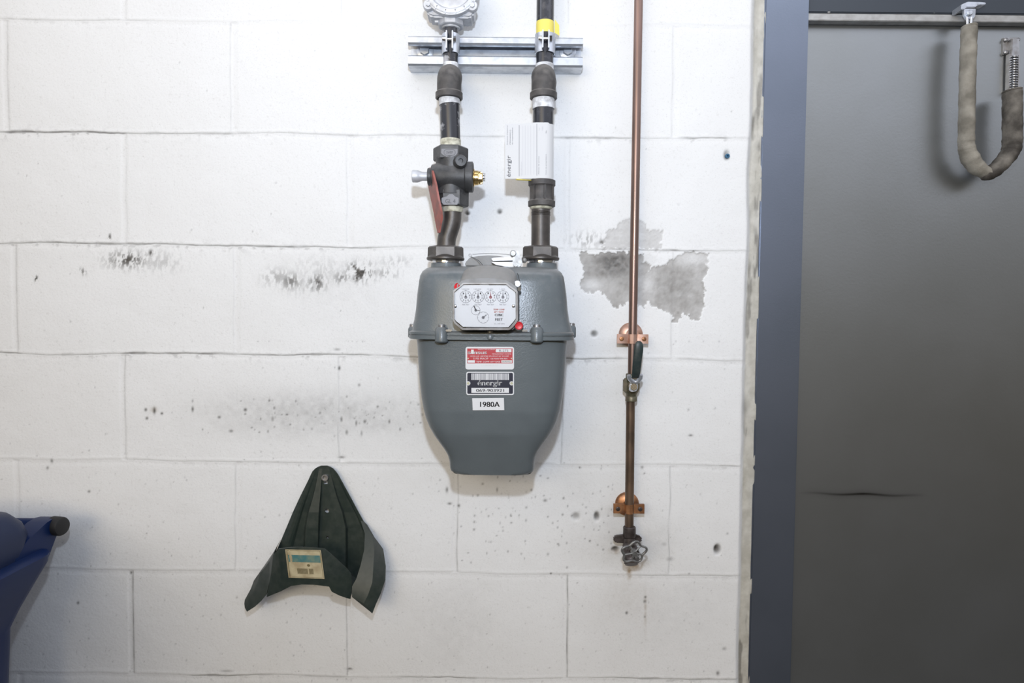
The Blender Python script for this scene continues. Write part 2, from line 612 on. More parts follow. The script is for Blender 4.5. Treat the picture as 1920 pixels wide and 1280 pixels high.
# wall point to the photograph's frame (a fixed map of the wall plane)
RMi = np.array(RM.transposed())
dv = np.stack([X - CAM.x, np.full_like(X, 0 - CAM.y), Z - CAM.z], 0).reshape(3, -1)
cv = RMi @ dv
U = (960 + F * cv[0] / -cv[2]).reshape(X.shape)
V = (640 - F * cv[1] / -cv[2]).reshape(X.shape)

H = np.zeros_like(X)            # relief towards the room, metres
DIRT_SHADE = np.zeros_like(X)         # dark grime and painted joint shade 0..1
STN = np.zeros_like(X)          # bare grey cement patch 0..1
RST = np.zeros_like(X)          # rust / ochre stain 0..1
H += (fbm(X * 14, Z * 14, 3, 3) - 0.5) * 0.0022
H += (fbm(X * 160, Z * 160, 9, 3) - 0.5) * 0.0003

# dark line strength along each bed joint, dirt and crack shade in one colour, read left to right: (px, strength, width mm)
BEDI = [
    [(0, .1), (20, .30), (150, .25), (250, .3), (300, .08), (500, .0), (1400, .0)],
    [(0, .6), (15, .95), (120, .9), (180, 1.0), (228, .8), (240, .5), (430, .45), (445, .3), (640, .28), (840, .3), (880, .3), (1040, .3), (1060, .5), (1180, .55), (1200, .3), (1270, .15), (1290, .6), (1360, .6), (1375, .1), (1400, .1)],
    [(0, .7), (40, .75), (200, .8), (440, .75), (470, .85), (560, .7), (640, .8), (700, .45), (760, .2), (820, .1), (1060, .1), (1130, .4), (1180, .7), (1240, .5), (1270, .7), (1290, .5), (1310, .6), (1345, .3), (1400, .2)],
    [(0, .7), (35, .8), (45, .35), (225, .5), (232, .9), (330, .95), (380, .85), (445, .6), (460, .75), (560, .75), (690, .7), (700, .1), (715, .15), (730, .65), (790, .6), (1040, .6), (1100, .75), (1160, .45), (1200, .15), (1260, .12), (1290, .3), (1385, .3), (1400, .1)],
    [(0, .1), (230, .1), (240, .4), (420, .45), (500, .3), (560, .45), (640, .4), (800, .3), (840, .15), (1000, .25), (1050, .25), (1180, .2), (1280, .2), (1345, .5), (1350, .85), (1382, .85), (1390, .1)],
    [(0, .1), (220, .3), (440, .35), (470, .1), (700, .25), (760, .35), (900, .3), (1060, .35), (1180, .1), (1190, .6), (1380, .65), (1395, .2)],
    [(0, .1), (240, .1), (350, .2), (362, .95), (470, .9), (500, .45), (640, .4), (700, .1), (760, .5), (820, .9), (880, .8), (900, .35), (1060, .35), (1100, .2), (1180, .8), (1290, .7), (1380, .5), (1400, .2)],
]
for j, zb in enumerate(BEDS):
    t = BEDI[j]
    inten = np.interp(U, [p[0] for p in t], [p[1] for p in t]) * (0.75, 0.78, 0.68, 0.68, 0.38, 0.36, 0.55)[j]
    wob = (fbm(X * 7 + j * 7, X * 0 + j * 3.3, 40 + j, 2) - 0.5) * 0.008 + (fbm(X * 60, X * 0 + j, 60 + j, 3) - 0.5) * 0.0022 * (0.4 + inten)
    dz = Z - (zb + wob)
    nse = 0.55 + 0.9 * fbm(X * 60, Z * 60 + j, 80 + j, 3)
    wd = 0.0008 + 0.0010 * np.clip(inten, 0, 1) + 0.0010 * sst(.55, .75, fbm(X * 30, X * 0 + j * 5, 90 + j, 2))
    line = np.exp(-(dz / wd) ** 2)
    DIRT_SHADE = np.maximum(DIRT_SHADE, line * np.clip(inten * nse, 0, 1))
    H -= line * (0.0001 + 0.0018 * np.clip(inten * nse, 0, 1) ** 1.3)
    # smooth paint-filled mortar band just under or over the line
    H -= 0.0004 * np.exp(-((dz + 0.005) / 0.0045) ** 2)
    H += 0.0003 * np.exp(-((dz - 0.004) / 0.003) ** 2)
    # loose grime fringe
    fr = np.exp(-(np.abs(dz + 0.003) / 0.006)) * sst(0.60, 0.72, fbm(X * 120, Z * 120, 100 + j, 3)) * inten
    DIRT_SHADE = np.maximum(DIRT_SHADE, fr * 0.55)

HEADS = [(-60, 43, [232, 645, 1060]), (43, 253, [10, 437, 850, 1266]), (253, 463, [232, 655, 1063]),
         (463, 668, [27, 443, 855, 1264]), (668, 867, [230, 640, 1049]), (867, 1072, [32, 446, 853, 1260]),
         (1072, 1268, [245, 655, 1059]), (1268, 1480, [40, 450, 860, 1265])]
hd = {(1, 0): .25, (1, 1): .2, (3, 0): .35, (4, 1): .3, (4, 0): .35, (5, 2): .45, (5, 3): .35, (6, 0): .65, (6, 1): .45, (6, 2): .65, (5, 1): .2, (4, 2): .4}
for i, (ya, yb, xs) in enumerate(HEADS):
    za = P(700, ya).z; zb = P(700, yb).z
    inside = sst(zb - 0.001, zb + 0.004, Z) * (1 - sst(za - 0.004, za + 0.001, Z))
    for k, xp in enumerate(xs):
        xw = P(xp, (ya + yb) / 2).x + (fbm(Z * 18 + k * 4, Z * 0 + i, 150 + i, 2) - 0.5) * 0.004
        dx = X - xw
        H += inside * (-0.0009 * np.exp(-((dx) / 0.0045) ** 4) - 0.0005 * np.exp(-((dx - 0.006) / 0.0018) ** 2))
        st = hd.get((i, k), .12)
        ln = np.exp(-((dx + (0.005 if k % 2 else -0.005)) / 0.0013) ** 2) * inside
        DIRT_SHADE = np.maximum(DIRT_SHADE, ln * st * (0.3 + 1.1 * fbm(X * 50, Z * 50, 170 + i, 2)))

# grime clusters: cx, cy, rx, ry, strength (vertical smears)
for (cx, cy, rx, ry, st, sd) in [(240, 487, 36, 15, 1.0, 1), (155, 509, 8, 6, .8, 2), (283, 474, 4, 6, 1, 3), (520, 520, 26, 16, .5, 4),
        (545, 527, 22, 15, .8, 5), (595, 530, 18, 17, .9, 6), (575, 535, 40, 18, .35, 7), (640, 520, 16, 13, .7, 8), (676, 510, 26, 18, 1.15, 9), (663, 497, 5, 6, 1.3, 29),
        (725, 512, 24, 10, .55, 10), (740, 490, 30, 10, .35, 11), (600, 510, 60, 30, .25, 12), (668, 522, 7, 7, 1.0, 13), (598, 530, 7, 7, 1.0, 14),
        (68, 522, 3, 6, 1.2, 15), (206, 444, 2, 6, 1.2, 16), (300, 490, 40, 20, .3, 17), (1100, 450, 30, 14, .5, 18), (1128, 455, 6, 4, 1, 19)]:
    q = ((U - cx) / rx) ** 2 + ((V - cy) / ry) ** 2
    nn = fbm(U / 3.6, V / 8.5, 200 + sd, 3)
    env = np.exp(-q * 0.9)
    DIRT_SHADE = np.maximum(DIRT_SHADE, env * st * sst(0.50, 0.66, nn + 0.10 * env))
# cloudy soft grime (own shape) low on the blocks
for (cx, cy, rx, ry, st) in [(590, 775, 190, 40, .30), (700, 790, 90, 22, .22), (520, 750, 90, 20, .16), (640, 530, 120, 60, .10), (1150, 990, 50, 60, .10),
                             (1230, 1010, 40, 40, .12), (850, 1180, 90, 90, .10), (1090, 930, 40, 120, .06), (1250, 1150, 120, 80, .08)]:
    q = ((U - cx) / rx) ** 2 + ((V - cy) / ry) ** 2
    DIRT_SHADE = np.maximum(DIRT_SHADE, np.exp(-q) * st * (0.25 + 1.2 * fbm(U / 9, V / 9, 260 + int(cx), 4)))
# speckles
rs = np.random.RandomState(5)
spk = []
for _ in range(110):
    spk.append((rs.uniform(0, 1390), rs.uniform(80, 1280), rs.uniform(.8, 1.6), rs.uniform(.8, 2.2), rs.uniform(.2, .55)))
for _ in range(520):
    y = 1280 - abs(rs.normal(0, 320))
    spk.append((rs.uniform(0, 1390), max(y, 640), rs.uniform(.7, 1.6), rs.uniform(.7, 1.9), rs.uniform(.12, .5)))
for _ in range(70):
    spk.append((rs.normal(640, 110), rs.normal(778, 22), rs.uniform(1.2, 2.8), rs.uniform(1.4, 3.4), rs.uniform(.35, .85)))
for _ in range(90):
    spk.append((rs.uniform(860, 1150), rs.normal(970, 50), rs.uniform(.9, 2.2), rs.uniform(.9, 2.6), rs.uniform(.4, .8)))
spk += [(273, 768, 2.5, 3, 1), (289, 770, 2.6, 6, 1), (303, 775, 2.4, 2.4, 1), (275, 784, 2.6, 2.8, .9), (361, 767, 2.4, 5.5, .9), (411, 782, 3.5, 3, .8),
        (433, 808, 4.5, 3, .7), (460, 768, 3.6, 3.4, .95), (97, 864, 2.6, 4, .7), (89, 877, 2.4, 3, .7), (167, 921, 2.4, 2.4, .8), (511, 785, 3.5, 6, .6),
        (538, 777, 3, 2.2, .9), (636, 690, 2.2, 4, 1), (632, 655, 6, 2.2, .55), (640, 857, 6, 2.2, .7), (640, 786, 2.5, 6, .8), (668, 793, 2.2, 6, .8), (684, 790, 3.5, 4, .8),
        (730, 790, 2.4, 4.5, .8), (650, 810, 3, 5, .7), (678, 812, 2, 6, .6), (838, 918, 2.4, 5, .8), (843, 944, 4, 2.2, .8), (860, 948, 2.6, 3, .9), (922, 880, 3, 7, .9),
        (942, 885, 2.6, 3.4, 1), (965, 889, 2.2, 2.6, .9), (871, 886, 2, 3, .9), (932, 918, 1.4, 4, .8), (868, 879, 6, 2, .7), (1022, 938, 3.4, 2.6, .7), (1364, 1000, 2, 2, .5),
        (1295, 816, 4, 2, .8), (1291, 768, 2, 2, .5), (1292, 1075, 2, 2, .5), (1256, 1048, 6, 4, .45), (1245, 1020, 6, 4, .35), (1346, 1262, 3, 4, .8), (1358, 1216, 4, 3, .5),
        (1148, 1029, 2.4, 2.4, .8), (1106, 1014, 1.8, 1.8, 1), (1131, 1030, 2, 2, .7), (1210, 1119, 2.4, 2.4, .9), (1209, 1127, 3, 3, .8), (1175, 1149, 2.4, 3, .9),
        (1209, 1156, 2, 2, .7), (1033, 1075, 2, 2, .9), (146, 1130, 2.4, 2.6, .9), (245, 1074, 2, 3, .9), (655, 1254, 5, 2, .9), (425, 1258, 12, 2.2, .4), (1204, 876, 2.5, 3, .6), (1208, 887, 1.5, 1.5, .8)]
for (cx, cy, rx, ry, st) in spk:
    i0 = np.searchsorted(gx, P(cx, cy).x - 0.015); i1 = np.searchsorted(gx, P(cx, cy).x + 0.015)
    j0 = np.searchsorted(gz, P(cx, cy).z - 0.015); j1 = np.searchsorted(gz, P(cx, cy).z + 0.015)
    u = U[j0:j1, i0:i1]; v = V[j0:j1, i0:i1]
    w = np.exp(-(((u - cx) / rx) ** 2 + ((v - cy) / ry) ** 2)) * st
    DIRT_SHADE[j0:j1, i0:i1] = np.maximum(DIRT_SHADE[j0:j1, i0:i1], w)
    H[j0:j1, i0:i1] -= 0.0006 * w

# bare cement patch behind the copper pipe
def inpoly(U, V, poly):
    ins = np.zeros(U.shape, bool)
    n = len(poly)
    for i in range(n):
        x0, y0 = poly[i]; x1, y1 = poly[(i + 1) % n]
        c = ((y0 > V) != (y1 > V)) & (U < (x1 - x0) * (V - y0) / (y1 - y0 + 1e-9) + x0)
        ins ^= c
    return ins.astype(float)
wu = U + (fbm(U / 7, V / 7, 301, 4) - 0.5) * 16
wv = V + (fbm(U / 7, V / 7, 311, 4) - 0.5) * 16
pA = inpoly(wu, wv, [(1128, 466), (1130, 452), (1140, 434), (1160, 422), (1180, 408), (1200, 412), (1222, 432), (1243, 430), (1243, 448), (1238, 466)])
pB = inpoly(wu, wv, [(1086, 474), (1110, 474), (1150, 472), (1200, 474), (1232, 478), (1238, 492), (1222, 498), (1212, 520), (1206, 530), (1213, 560), (1208, 578), (1196, 570), (1176, 566), (1160, 578),
                     (1145, 572), (1140, 560), (1128, 548), (1105, 550), (1088, 540), (1094, 510)])
pC = inpoly(wu, wv, [(1204, 520), (1222, 505), (1236, 498), (1250, 495), (1262, 486), (1285, 474), (1328, 474), (1326, 500), (1320, 535), (1321, 575), (1312, 600), (1300, 600), (1290, 588), (1280, 588), (1268, 605), (1260, 604), (1262, 590),
                     (1240, 580), (1222, 574), (1212, 562)])
pW = inpoly(wu, wv, [(1205, 476), (1240, 474), (1246, 480), (1240, 492), (1225, 500), (1208, 490)])
tone = np.clip(pA * 0.42 + pB * 0.85 + pC * 0.82, 0, 0.95)
tone *= 0.72 + 0.6 * fbm(U / 12, V / 12, 330, 4)
lightC = np.exp(-(((U - 1300) / 34) ** 2 + ((V - 486) / 14) ** 2)) + np.exp(-(((U - 1112) / 22) ** 2 + ((V - 535) / 12) ** 2)) + np.exp(-(((U - 1216) / 12) ** 2 + ((V - 535) / 18) ** 2))
tone *= 1 - 0.6 * np.clip(lightC, 0, 1)
tone *= 1 - 0.9 * pW
STN = np.clip(tone, 0, 1)
core = np.exp(-(((U - 1150) / 36) ** 2 + ((V - 494) / 24) ** 2)) * pB
DIRT_SHADE = np.maximum(DIRT_SHADE, core * (0.35 + 1.0 * fbm(U / 7, V / 7, 340, 4)))
core2 = np.exp(-(((U - 1262) / 34) ** 2 + ((V - 540) / 34) ** 2)) * pC
DIRT_SHADE = np.maximum(DIRT_SHADE, core2 * 0.22)
H -= 0.0016 * np.clip(STN * 1.6, 0, 1)
H += (fbm(U / 4, V / 4, 350, 3) - 0.5) * 0.0012 * np.clip(STN * 2, 0, 1)
edge = np.clip(STN * 3, 0, 1)

# rust and ochre seepage round the spigot and under the meter
for (cx, cy, rx, ry, st) in [(1187, 1060, 14, 9, .9), (1180, 1072, 5, 14, .8), (1205, 1056, 12, 8, .4), (1153, 1033, 12, 6, .6), (1165, 1010, 50, 30, .12), (1175, 1110, 60, 60, .12),
                             (288, 768, 6, 5, .5), (1150, 1020, 90, 40, .10), (1210, 1140, 3, 40, .35)]:
    q = ((U - cx) / rx) ** 2 + ((V - cy) / ry) ** 2
    RST = np.maximum(RST, np.exp(-q) * st * (0.3 + 1.1 * fbm(U / 5, V / 5, 360 + int(cx) % 50, 3)))
# chips and drilled holes: cx, cy, rx, ry, depth, dark
for (cx, cy, rx, ry, dp, dk) in [(937, 397, 4, 4, .006, .8), (1114, 626, 5.5, 5, .008, .75), (1080, 968, 7, 6.5, .004, .55), (1119, 968, 4.5, 7.5, .010, .9), (1345, 1030, 5.5, 8, .012, 1), (1363, 291, 5, 8, .006, .5),
                                 (1154, 1029, 6, 4, .008, 1), (877, 400, 4, 3, .006, .9), (1128, 455, 5, 4, .004, .5)]:
    q = ((U - cx) / rx) ** 2 + ((V - cy) / ry) ** 2
    H -= dp * np.exp(-q ** 1.5)
    DIRT_SHADE = np.maximum(DIRT_SHADE, dk * np.exp(-q ** 1.4))

# rounded right edge and the raw mortar strip beside the door frame
xe = XE + (fbm(Z * 9, Z * 0, 400, 3) - 0.5) * 0.006
e = sst(-0.006, 0.006, X - xe)
H = H * (1 - e) + e * (-0.007 - 0.004 * fbm(X * 60, Z * 24, 410, 3))
MORT = sst(0.0, 0.006, X - xe) * (0.75 + 0.4 * fbm(X * 50, Z * 12, 420, 3))
DIRT_SHADE *= (1 - e)
DIRT_SHADE = np.maximum(DIRT_SHADE, MORT * 0.6 * sst(0.58, 0.74, fbm(X * 90, Z * 16, 430, 4)))
DIRT_SHADE = np.maximum(DIRT_SHADE, np.exp(-(((U - 1399) / 7) ** 2 + ((V - 765) / 22) ** 2)) * .4)
fade = sst(-1.02, -0.99, X) * sst(0.655, 0.675, Z) * (1 - sst(2.01, 2.03, Z))
for _a in (H, DIRT_SHADE, STN, RST):
    _a *= np.where(X > XE - 0.02, 1.0, fade)

ny, nx = X.shape
nv = nx * ny
co = np.stack([X, -H, Z], -1).reshape(-1, 3)
jj, ii = np.meshgrid(np.arange(ny - 1), np.arange(nx - 1), indexing='ij')
a = (jj * nx + ii).ravel()
quads = np.stack([a, a + 1, a + nx + 1, a + nx], -1)
# back and sides make the wall a solid slab
bl = [(0, 0), (0, nx - 1), (ny - 1, nx - 1), (ny - 1, 0)]
loop = [i for i in range(nx)] + [j * nx + nx - 1 for j in range(1, ny)] + [(ny - 1) * nx + i for i in range(nx - 2, -1, -1)] + [j * nx for j in range(ny - 2, 0, -1)]
back = co[loop].copy(); back[:, 1] = 0.19
co = np.vstack([co, back])
L = len(loop)
sides = [[loop[k], nv + k, nv + (k + 1) % L, loop[(k + 1) % L]] for k in range(L)]
me = bpy.data.meshes.new('wall_back')
faces_n = len(quads) + L + 1
me.vertices.add(len(co)); me.vertices.foreach_set('co', co.ravel())
lv = np.concatenate([quads.ravel(), np.array(sides).ravel(), nv + np.arange(L)])
ls = np.concatenate([np.arange(len(quads) + L) * 4, [(len(quads) + L) * 4]])
lt = np.concatenate([np.full(len(quads) + L, 4), [L]])
me.loops.add(len(lv)); me.loops.foreach_set('vertex_index', lv.astype(np.int32))
me.polygons.add(faces_n)
me.polygons.foreach_set('loop_start', ls.astype(np.int32))
me.polygons.foreach_set('loop_total', lt.astype(np.int32))
sm = np.ones(faces_n, bool); sm[len(quads):] = False
me.polygons.foreach_set('use_smooth', sm)
me.update(calc_edges=True)
me.validate()
att = me.attributes.new('grime_shade', 'FLOAT_COLOR', 'POINT')
cc = np.zeros((len(co), 4)); cc[:nv, 0] = np.clip(DIRT_SHADE, 0, 1).ravel(); cc[:nv, 1] = STN.ravel(); cc[:nv, 2] = RST.ravel(); cc[:nv, 3] = np.clip(MORT, 0, 1).ravel()
att.data.foreach_set('color', cc.ravel())

def wall_mat():
    m = bpy.data.materials.new('painted concrete block')
    m.use_nodes = True
    nt = m.node_tree
    b = nt.nodes['Principled BSDF']
    b.inputs['Roughness'].default_value = 0.55
    b.inputs['Specular IOR Level'].default_value = 0.3
    tc = _n(nt, 'ShaderNodeTexCoord')
    at = _n(nt, 'ShaderNodeAttribute', attribute_name='grime_shade')
    sp = _n(nt, 'ShaderNodeSeparateColor')
    nt.links.new(at.outputs['Color'], sp.inputs[0])
    def noise(s, d=4):
        n = _n(nt, 'ShaderNodeTexNoise')
        n.inputs['Scale'].default_value = s; n.inputs['Detail'].default_value = d
        nt.links.new(tc.outputs['Object'], n.inputs['Vector'])
        return n.outputs[0]
    def rng(s, a, b_, c, d):
        n = _n(nt, 'ShaderNodeMapRange')
        for k, v in zip(('From Min', 'From Max', 'To Min', 'To Max'), (a, b_, c, d)):
            n.inputs[k].default_value = v
        nt.links.new(s, n.inputs['Value'])
        return n.outputs[0]
    def mix(fac, A, B):
        n = _n(nt, 'ShaderNodeMix', data_type='RGBA')
        nt.links.new(fac, n.inputs['Factor'])
        for k, v in (('A', A), ('B', B)):
            if isinstance(v, tuple): n.inputs[k].default_value = (*v, 1)
            else: nt.links.new(v, n.inputs[k])
        return n.outputs['Result']
    base = mix(rng(noise(3.0), .35, .65, 0, 1), (0.80, 0.80, 0.79), (0.775, 0.772, 0.758))
    base = mix(rng(noise(420, 3), .58, .72, 0, .24), base, (0.42, 0.40, 0.37))
    base = mix(rng(noise(150, 4), .60, .74, 0, .22), base, (0.45, 0.43, 0.40))
    base = mix(at.outputs['Alpha'], base, mix(rng(noise(55), .35, .65, 0, 1), (0.54, 0.52, 0.46), (0.42, 0.40, 0.345)))
    base = mix(sp.outputs[1], base, mix(rng(noise(80), .35, .65, 0, 1), (0.40, 0.385, 0.365), (0.33, 0.315, 0.295)))
    base = mix(sp.outputs[2], base, (0.26, 0.17, 0.07))
    base = mix(sp.outputs[0], base, mix(rng(noise(200), .4, .6, 0, 1), (0.055, 0.052, 0.047), (0.10, 0.09, 0.078)))
    nt.links.new(base, b.inputs['Base Color'])
    bp = _n(nt, 'ShaderNodeBump')
    bp.inputs['Strength'].default_value = 1.0
    bp.inputs['Distance'].default_value = 0.00045
    nt.links.new(noise(230, 5), bp.inputs['Height'])
    nt.links.new(bp.outputs[0], b.inputs['Normal'])
    return m
me.materials.append(wall_mat())
wall = bpy.data.objects.new('wall_back', me)
COL.objects.link(wall)
tag(wall, 'white painted concrete block wall with grimy joints and shade painted in them', kind='structure')

# floor
fm = MB(); boxw(fm, (0, -1.6, -0.05), (7, 3.6, 0.1), 0)
tag(fm.build('floor', M_floor, flat=True), 'grey concrete floor', kind='structure')

# ------------------------------------------------------------------ door frame and door
XR = P(1503, 640).x
ZT = P(1700, 17).z
fr = MB()
boxw(fr, ((XF + XR) / 2, 0.006 + 0.06, 1.375), (XR - XF, 0.12, 2.75), 0.0025)
fo = fr.build('trim_1', M_frame)
tag(fo, 'blue grey steel door jamb beside the block wall', kind='structure')
fh = MB()
boxw(fh, (XR + 0.55, 0.018 + 0.05, (ZT + 2.75) / 2), (1.1, 0.10, 2.75 - ZT), 0.002)
ho = fh.build('trim_2', M_head)
tag(ho, 'dark grey steel head of the door frame', kind='structure')
# door slab with a fine grid for the scuff mark
dz1 = P(1700, 33).z
door = thing('door_1', (XR + 0.5, 0.05, 0.0), 'grey painted steel door', 'door')
del door['category']; door['kind'] = 'structure'
db = MB()
boxw(db, (XR + 0.51, 0.055, (dz1 + 0.01) / 2), (1.02, 0.044, dz1 - 0.01), 0.002)
xs = np.linspace(XR + 0.001, XR + 0.95, 150); zs = np.linspace(P(1600, 940).z - 0.02, P(1600, 910).z + 0.02, 60)
gv = []; gf = []
for j, z in enumerate(zs):
    for i, x in enumerate(xs):
        gv.append((x, 0.0328, z))
for j in range(len(zs) - 1):
    for i in range(len(xs) - 1):
        gf.append([j * 150 + i, j * 150 + i + 1, (j + 1) * 150 + i + 1, (j + 1) * 150 + i])
slab = MB(); slab.v = db.v; slab.f = db.f; slab.m = db.m
slab.add(gv, gf, 0)
so = slab.build('door_panel', M_door, door)
sa = so.data.attributes.new('scuff', 'FLOAT', 'POINT')
vals = np.zeros(len(so.data.vertices))
pc = P(1600, 925, -0.03)
for i, v in enumerate(so.data.vertices):
    w = v.co + ROOT['door_1']
    if abs(w.z - pc.z) < 0.04 and w.y < 0.034:
        dx = w.x - pc.x
        zc = pc.z - 0.002 + dx * -0.012 + 0.0012 * math.sin(dx * 60)
        st = max(0, 1 - abs((dx - 0.02) / 0.125)) ** 0.8
        core = math.exp(-((w.z - zc) / 0.0022) ** 2) * st
        halo = math.exp(-((w.z - zc) / 0.008) ** 2) * st * 0.25
        vals[i] = min(1, core * 0.75 + halo)
sa.data.foreach_set('value', vals)
rl = MB()
za = P(1700, 33).z
boxw(rl, (XR + 0.51, 0.026, (za + ZT) / 2), (1.02, 0.016, ZT - za - 0.001), 0.003)
boxw(rl, (XR + 0.51, 0.024, za + 0.001), (1.02, 0.02, 0.003), 0.001)
for xp in (1555, 1753):
    c = P(xp, 21, -0.018)
    lathe(rl, c + Vector((0, 0.002, 0)), (0, -1, 0), [(0, .003), (.0015, .0026), (.002, .001)], 12)
ro = rl.build('weather_strip', M_rail, door)
ro['label'] = 'pale metal strip along the door top'

# ------------------------------------------------------------------ strut channel bracket
def rail(px0, px1, yt, yb, name_root):
    root = thing('strut_channel', P((px0 + px1) / 2, (yt + yb) / 2, 0.0), 'galvanized steel strut channel bolted across the wall behind both gas pipes', 'bracket')
    zt = P(930, yt, 0.04).z; zb = P(930, yb, 0.04).z
    x0 = P(px0, 95, 0.04).x; x1 = P(px1, 95, 0.04).x
    t = 0.0025; D = 0.040; lipt = 0.015; lipb = 0.019
    prof = [(0.001, zb), (D - .003, zb), (D, zb + .003), (D, zb + lipb - .003), (D - .003, zb + lipb), (D - .010, zb + lipb), (D - .010, zb + lipb - t), (D - .004, zb + lipb - t), (D - t, zb + lipb - .005), (D - t, zb + .005), (D - .005, zb + t),
            (0.001 + t, zb + t), (0.001 + t, zt - t), (D - .005, zt - t), (D - t, zt - .005), (D - t, zt - lipt + .005), (D - .004, zt - lipt + t), (D - .010, zt - lipt + t), (D - .010, zt - lipt), (D - .003, zt - lipt), (D, zt - lipt + .003), (D, zt - .003), (D - .003, zt), (0.001, zt)]
    mb = MB()
    r0 = [Vector((x0, -d, z)) for d, z in prof]; r1 = [Vector((x1, -d, z)) for d, z in prof]
    loft(mb, [r0, r1])
    mb.build('channel', M_zinc, root, angle=30)
    for xp in (797, 1064):
        c = P(xp, 97, 0.004)
        b = MB()
        lathe(b, c, (0, -1, 0), [(0, .0155), (.0015, .0155), (.002, .0145)], 28)
        lathe(b, c + Vector((0, -.002, 0)), (0, -1, 0), [(0, .009), (.005, .009), (.006, .0078)], 6)
        b.build('bolt', M_zinc, root)
    return root
rail(765, 1093, 68, 124, '')

def strut_clamp(px, pipe_r, label):
    c = P(px, 84, 0.053)
    root = thing('pipe_clamp', c, label, 'pipe clamp', 'pipe clamps on the strut channel')
    z0 = P(px, 102, 0.053).z; z1 = P(px, 66, 0.053).z
    for s in (-1, 1):
        mb = MB()
        R = pipe_r + 0.0006; T = 0.0022
        vi = []; n = 14
        rows = []
        for z, cut in ((z0, 0), (z0 + .003, 0), (z1 - .004, 0), (z1, 0.0)):
            ring = []
            for k in range(n + 1):
                th = math.radians(16 + (150 - 16) * k / n)
                ring.append(Vector((c.x + s * math.sin(th) * (R + T), c.y - math.cos(th) * (R + T), z)))
            for k in range(n, -1, -1):
                th = math.radians(16 + (150 - 16) * k / n)
                ring.append(Vector((c.x + s * math.sin(th) * R, c.y - math.cos(th) * R, z)))
            rows.append(ring)
        loft(mb, rows)
        zc = (z0 + z1) / 2
        boxw(mb, (c.x + s * 0.0052, c.y - R - 0.006, zc), (0.0024, 0.014, (z1 - z0) * 0.92), 0.0006)
        # shoulder foot into the channel slot
        boxw(mb, (c.x + s * (R + .001) * 0.8, c.y + R * 0.55 + 0.006, zc), (0.003, 0.014, (z1 - z0) * 0.7), 0.0006)
        mb.build('clamp_half', M_zinc, root, angle=30)
    b = MB()
    cy = c.y - pipe_r - 0.007
    zc = (z0 + z1) / 2 + 0.002
    lathe(b, (c.x - 0.012, cy, zc), (1, 0, 0), [(0, .0026), (.022, .0026)], 12)
    lathe(b, (c.x + 0.0066, cy, zc), (1, 0, 0), [(0, .0052), (.0045, .0052)], 6)
    lathe(b, (c.x - 0.0125, cy, zc), (1, 0, 0), [(0, .004), (.003, .0048), (.0058, .0048)], 16)
    b.build('bolt', M_chrome, root)
    return root
RU_L = 13.5 * K(.053); RU_R = 16.0 * K(.053)
strut_clamp(845, RU_L, 'zinc pipe clamp on the strut channel holding the left gas pipe')
strut_clamp(1022, RU_R, 'zinc pipe clamp on the strut channel under the yellow tape')

# ------------------------------------------------------------------ gas piping
DL = 0.12                          # lower run stands this far off the wall
kL = K(DL)
def ring_tape(mb, p0, p1, r, mi, n=28, turns=4):
    p0 = Vector(p0); p1 = Vector(p1); L = (p1 - p0).length
    prof = []
    for i in range(turns):
        t0 = L * i / turns; t1 = L * (i + 1) / turns
        prof += [(t0, r * .985), (t0 + (t1 - t0) * .25, r), (t0 + (t1 - t0) * .8, r), (t1 - 1e-5, r * .985)]
    lathe(mb, p0, p1 - p0, prof, n, mi)

def gas_run(cx, cxl, r_up, label, top_py, side):
    root = thing('gas_pipe', P(cx, 300, DL), label, 'pipe', 'iron gas pipes rising from the meter')
    # upper pipe close to the wall
    up = MB()
    a = P(cx + (1 if side else 0), 133, .053); b = P(cx + (3 if side else 0), top_py, .053)
    b = Vector((a.x, a.y, b.z))
    b.z = 2.70 if side else b.z
    cyl(up, a, b, r_up, 32)
    up.build('upper_pipe', M_blackw if not side else M_black, root)
    tp = MB()
    t0 = P(cx, 132, .053); t1 = P(cx, 119 if not side else 121, .053)
    ring_tape(tp, (a.x, a.y, t0.z), (a.x, a.y, t1.z), r_up * 1.05, 0)
    tp.build('thread_tape', M_teflon, root)
    # offset elbow
    el = MB()
    zt = P(cx, 136, .053).z
    pc = P(cxl, 186, DL)
    zb = pc.z
    R = 22.5 * kL
    x0 = a.x; x1 = pc.x
    y0 = -.053; y1 = -DL
    zh = P(cx, 125, DL).z - R + .009
    rb = .019
    pts = [Vector((x0, y0, zh + rb + .004)), Vector((x0, y0, zh + rb))]
    for k in range(1, 7):
        th = math.pi / 2 * k / 6
        pts.append(Vector((x0, y0 - rb * (1 - math.cos(th)), zh + rb - rb * math.sin(th))))
    for k in range(0, 9):
        th = math.pi / 2 * k / 8
        pts.append(Vector((x1, y1 + rb - rb * math.sin(th), zh - rb * (1 - math.cos(th)))))
    pts.append(Vector((x1, y1, min(zb, zh - rb - .004))))
    # the bend at the upper leg would dip below the horizontal; smooth and keep radii
    rr = [R * 0.86] * 2 + [R * .92] * 4 + [R] * (len(pts) - 7) + [R * .97]
    tube(el, pts, rr, 32)
    zc = P(cxl, 174, DL).z
    lathe(el, (x1, y1, zb), (0, 0, 1), [(0, R * .96), (.001, R * 1.12), (zc - zb - .001, R * 1.12), (zc - zb, R * 1.06), (zc - zb + .002, R * .98)], 36)
    zc2 = P(cx, 125, .053).z - (.010 if not side else .014)
    lathe(el, (x0, y0, zc2 - .013), (0, 0, 1), [(0, R * .86), (.001, R * .95), (.012, R * .95), (.013, R * .86)], 36)
    el.build('elbow', M_iron, root, angle=50)
    return root

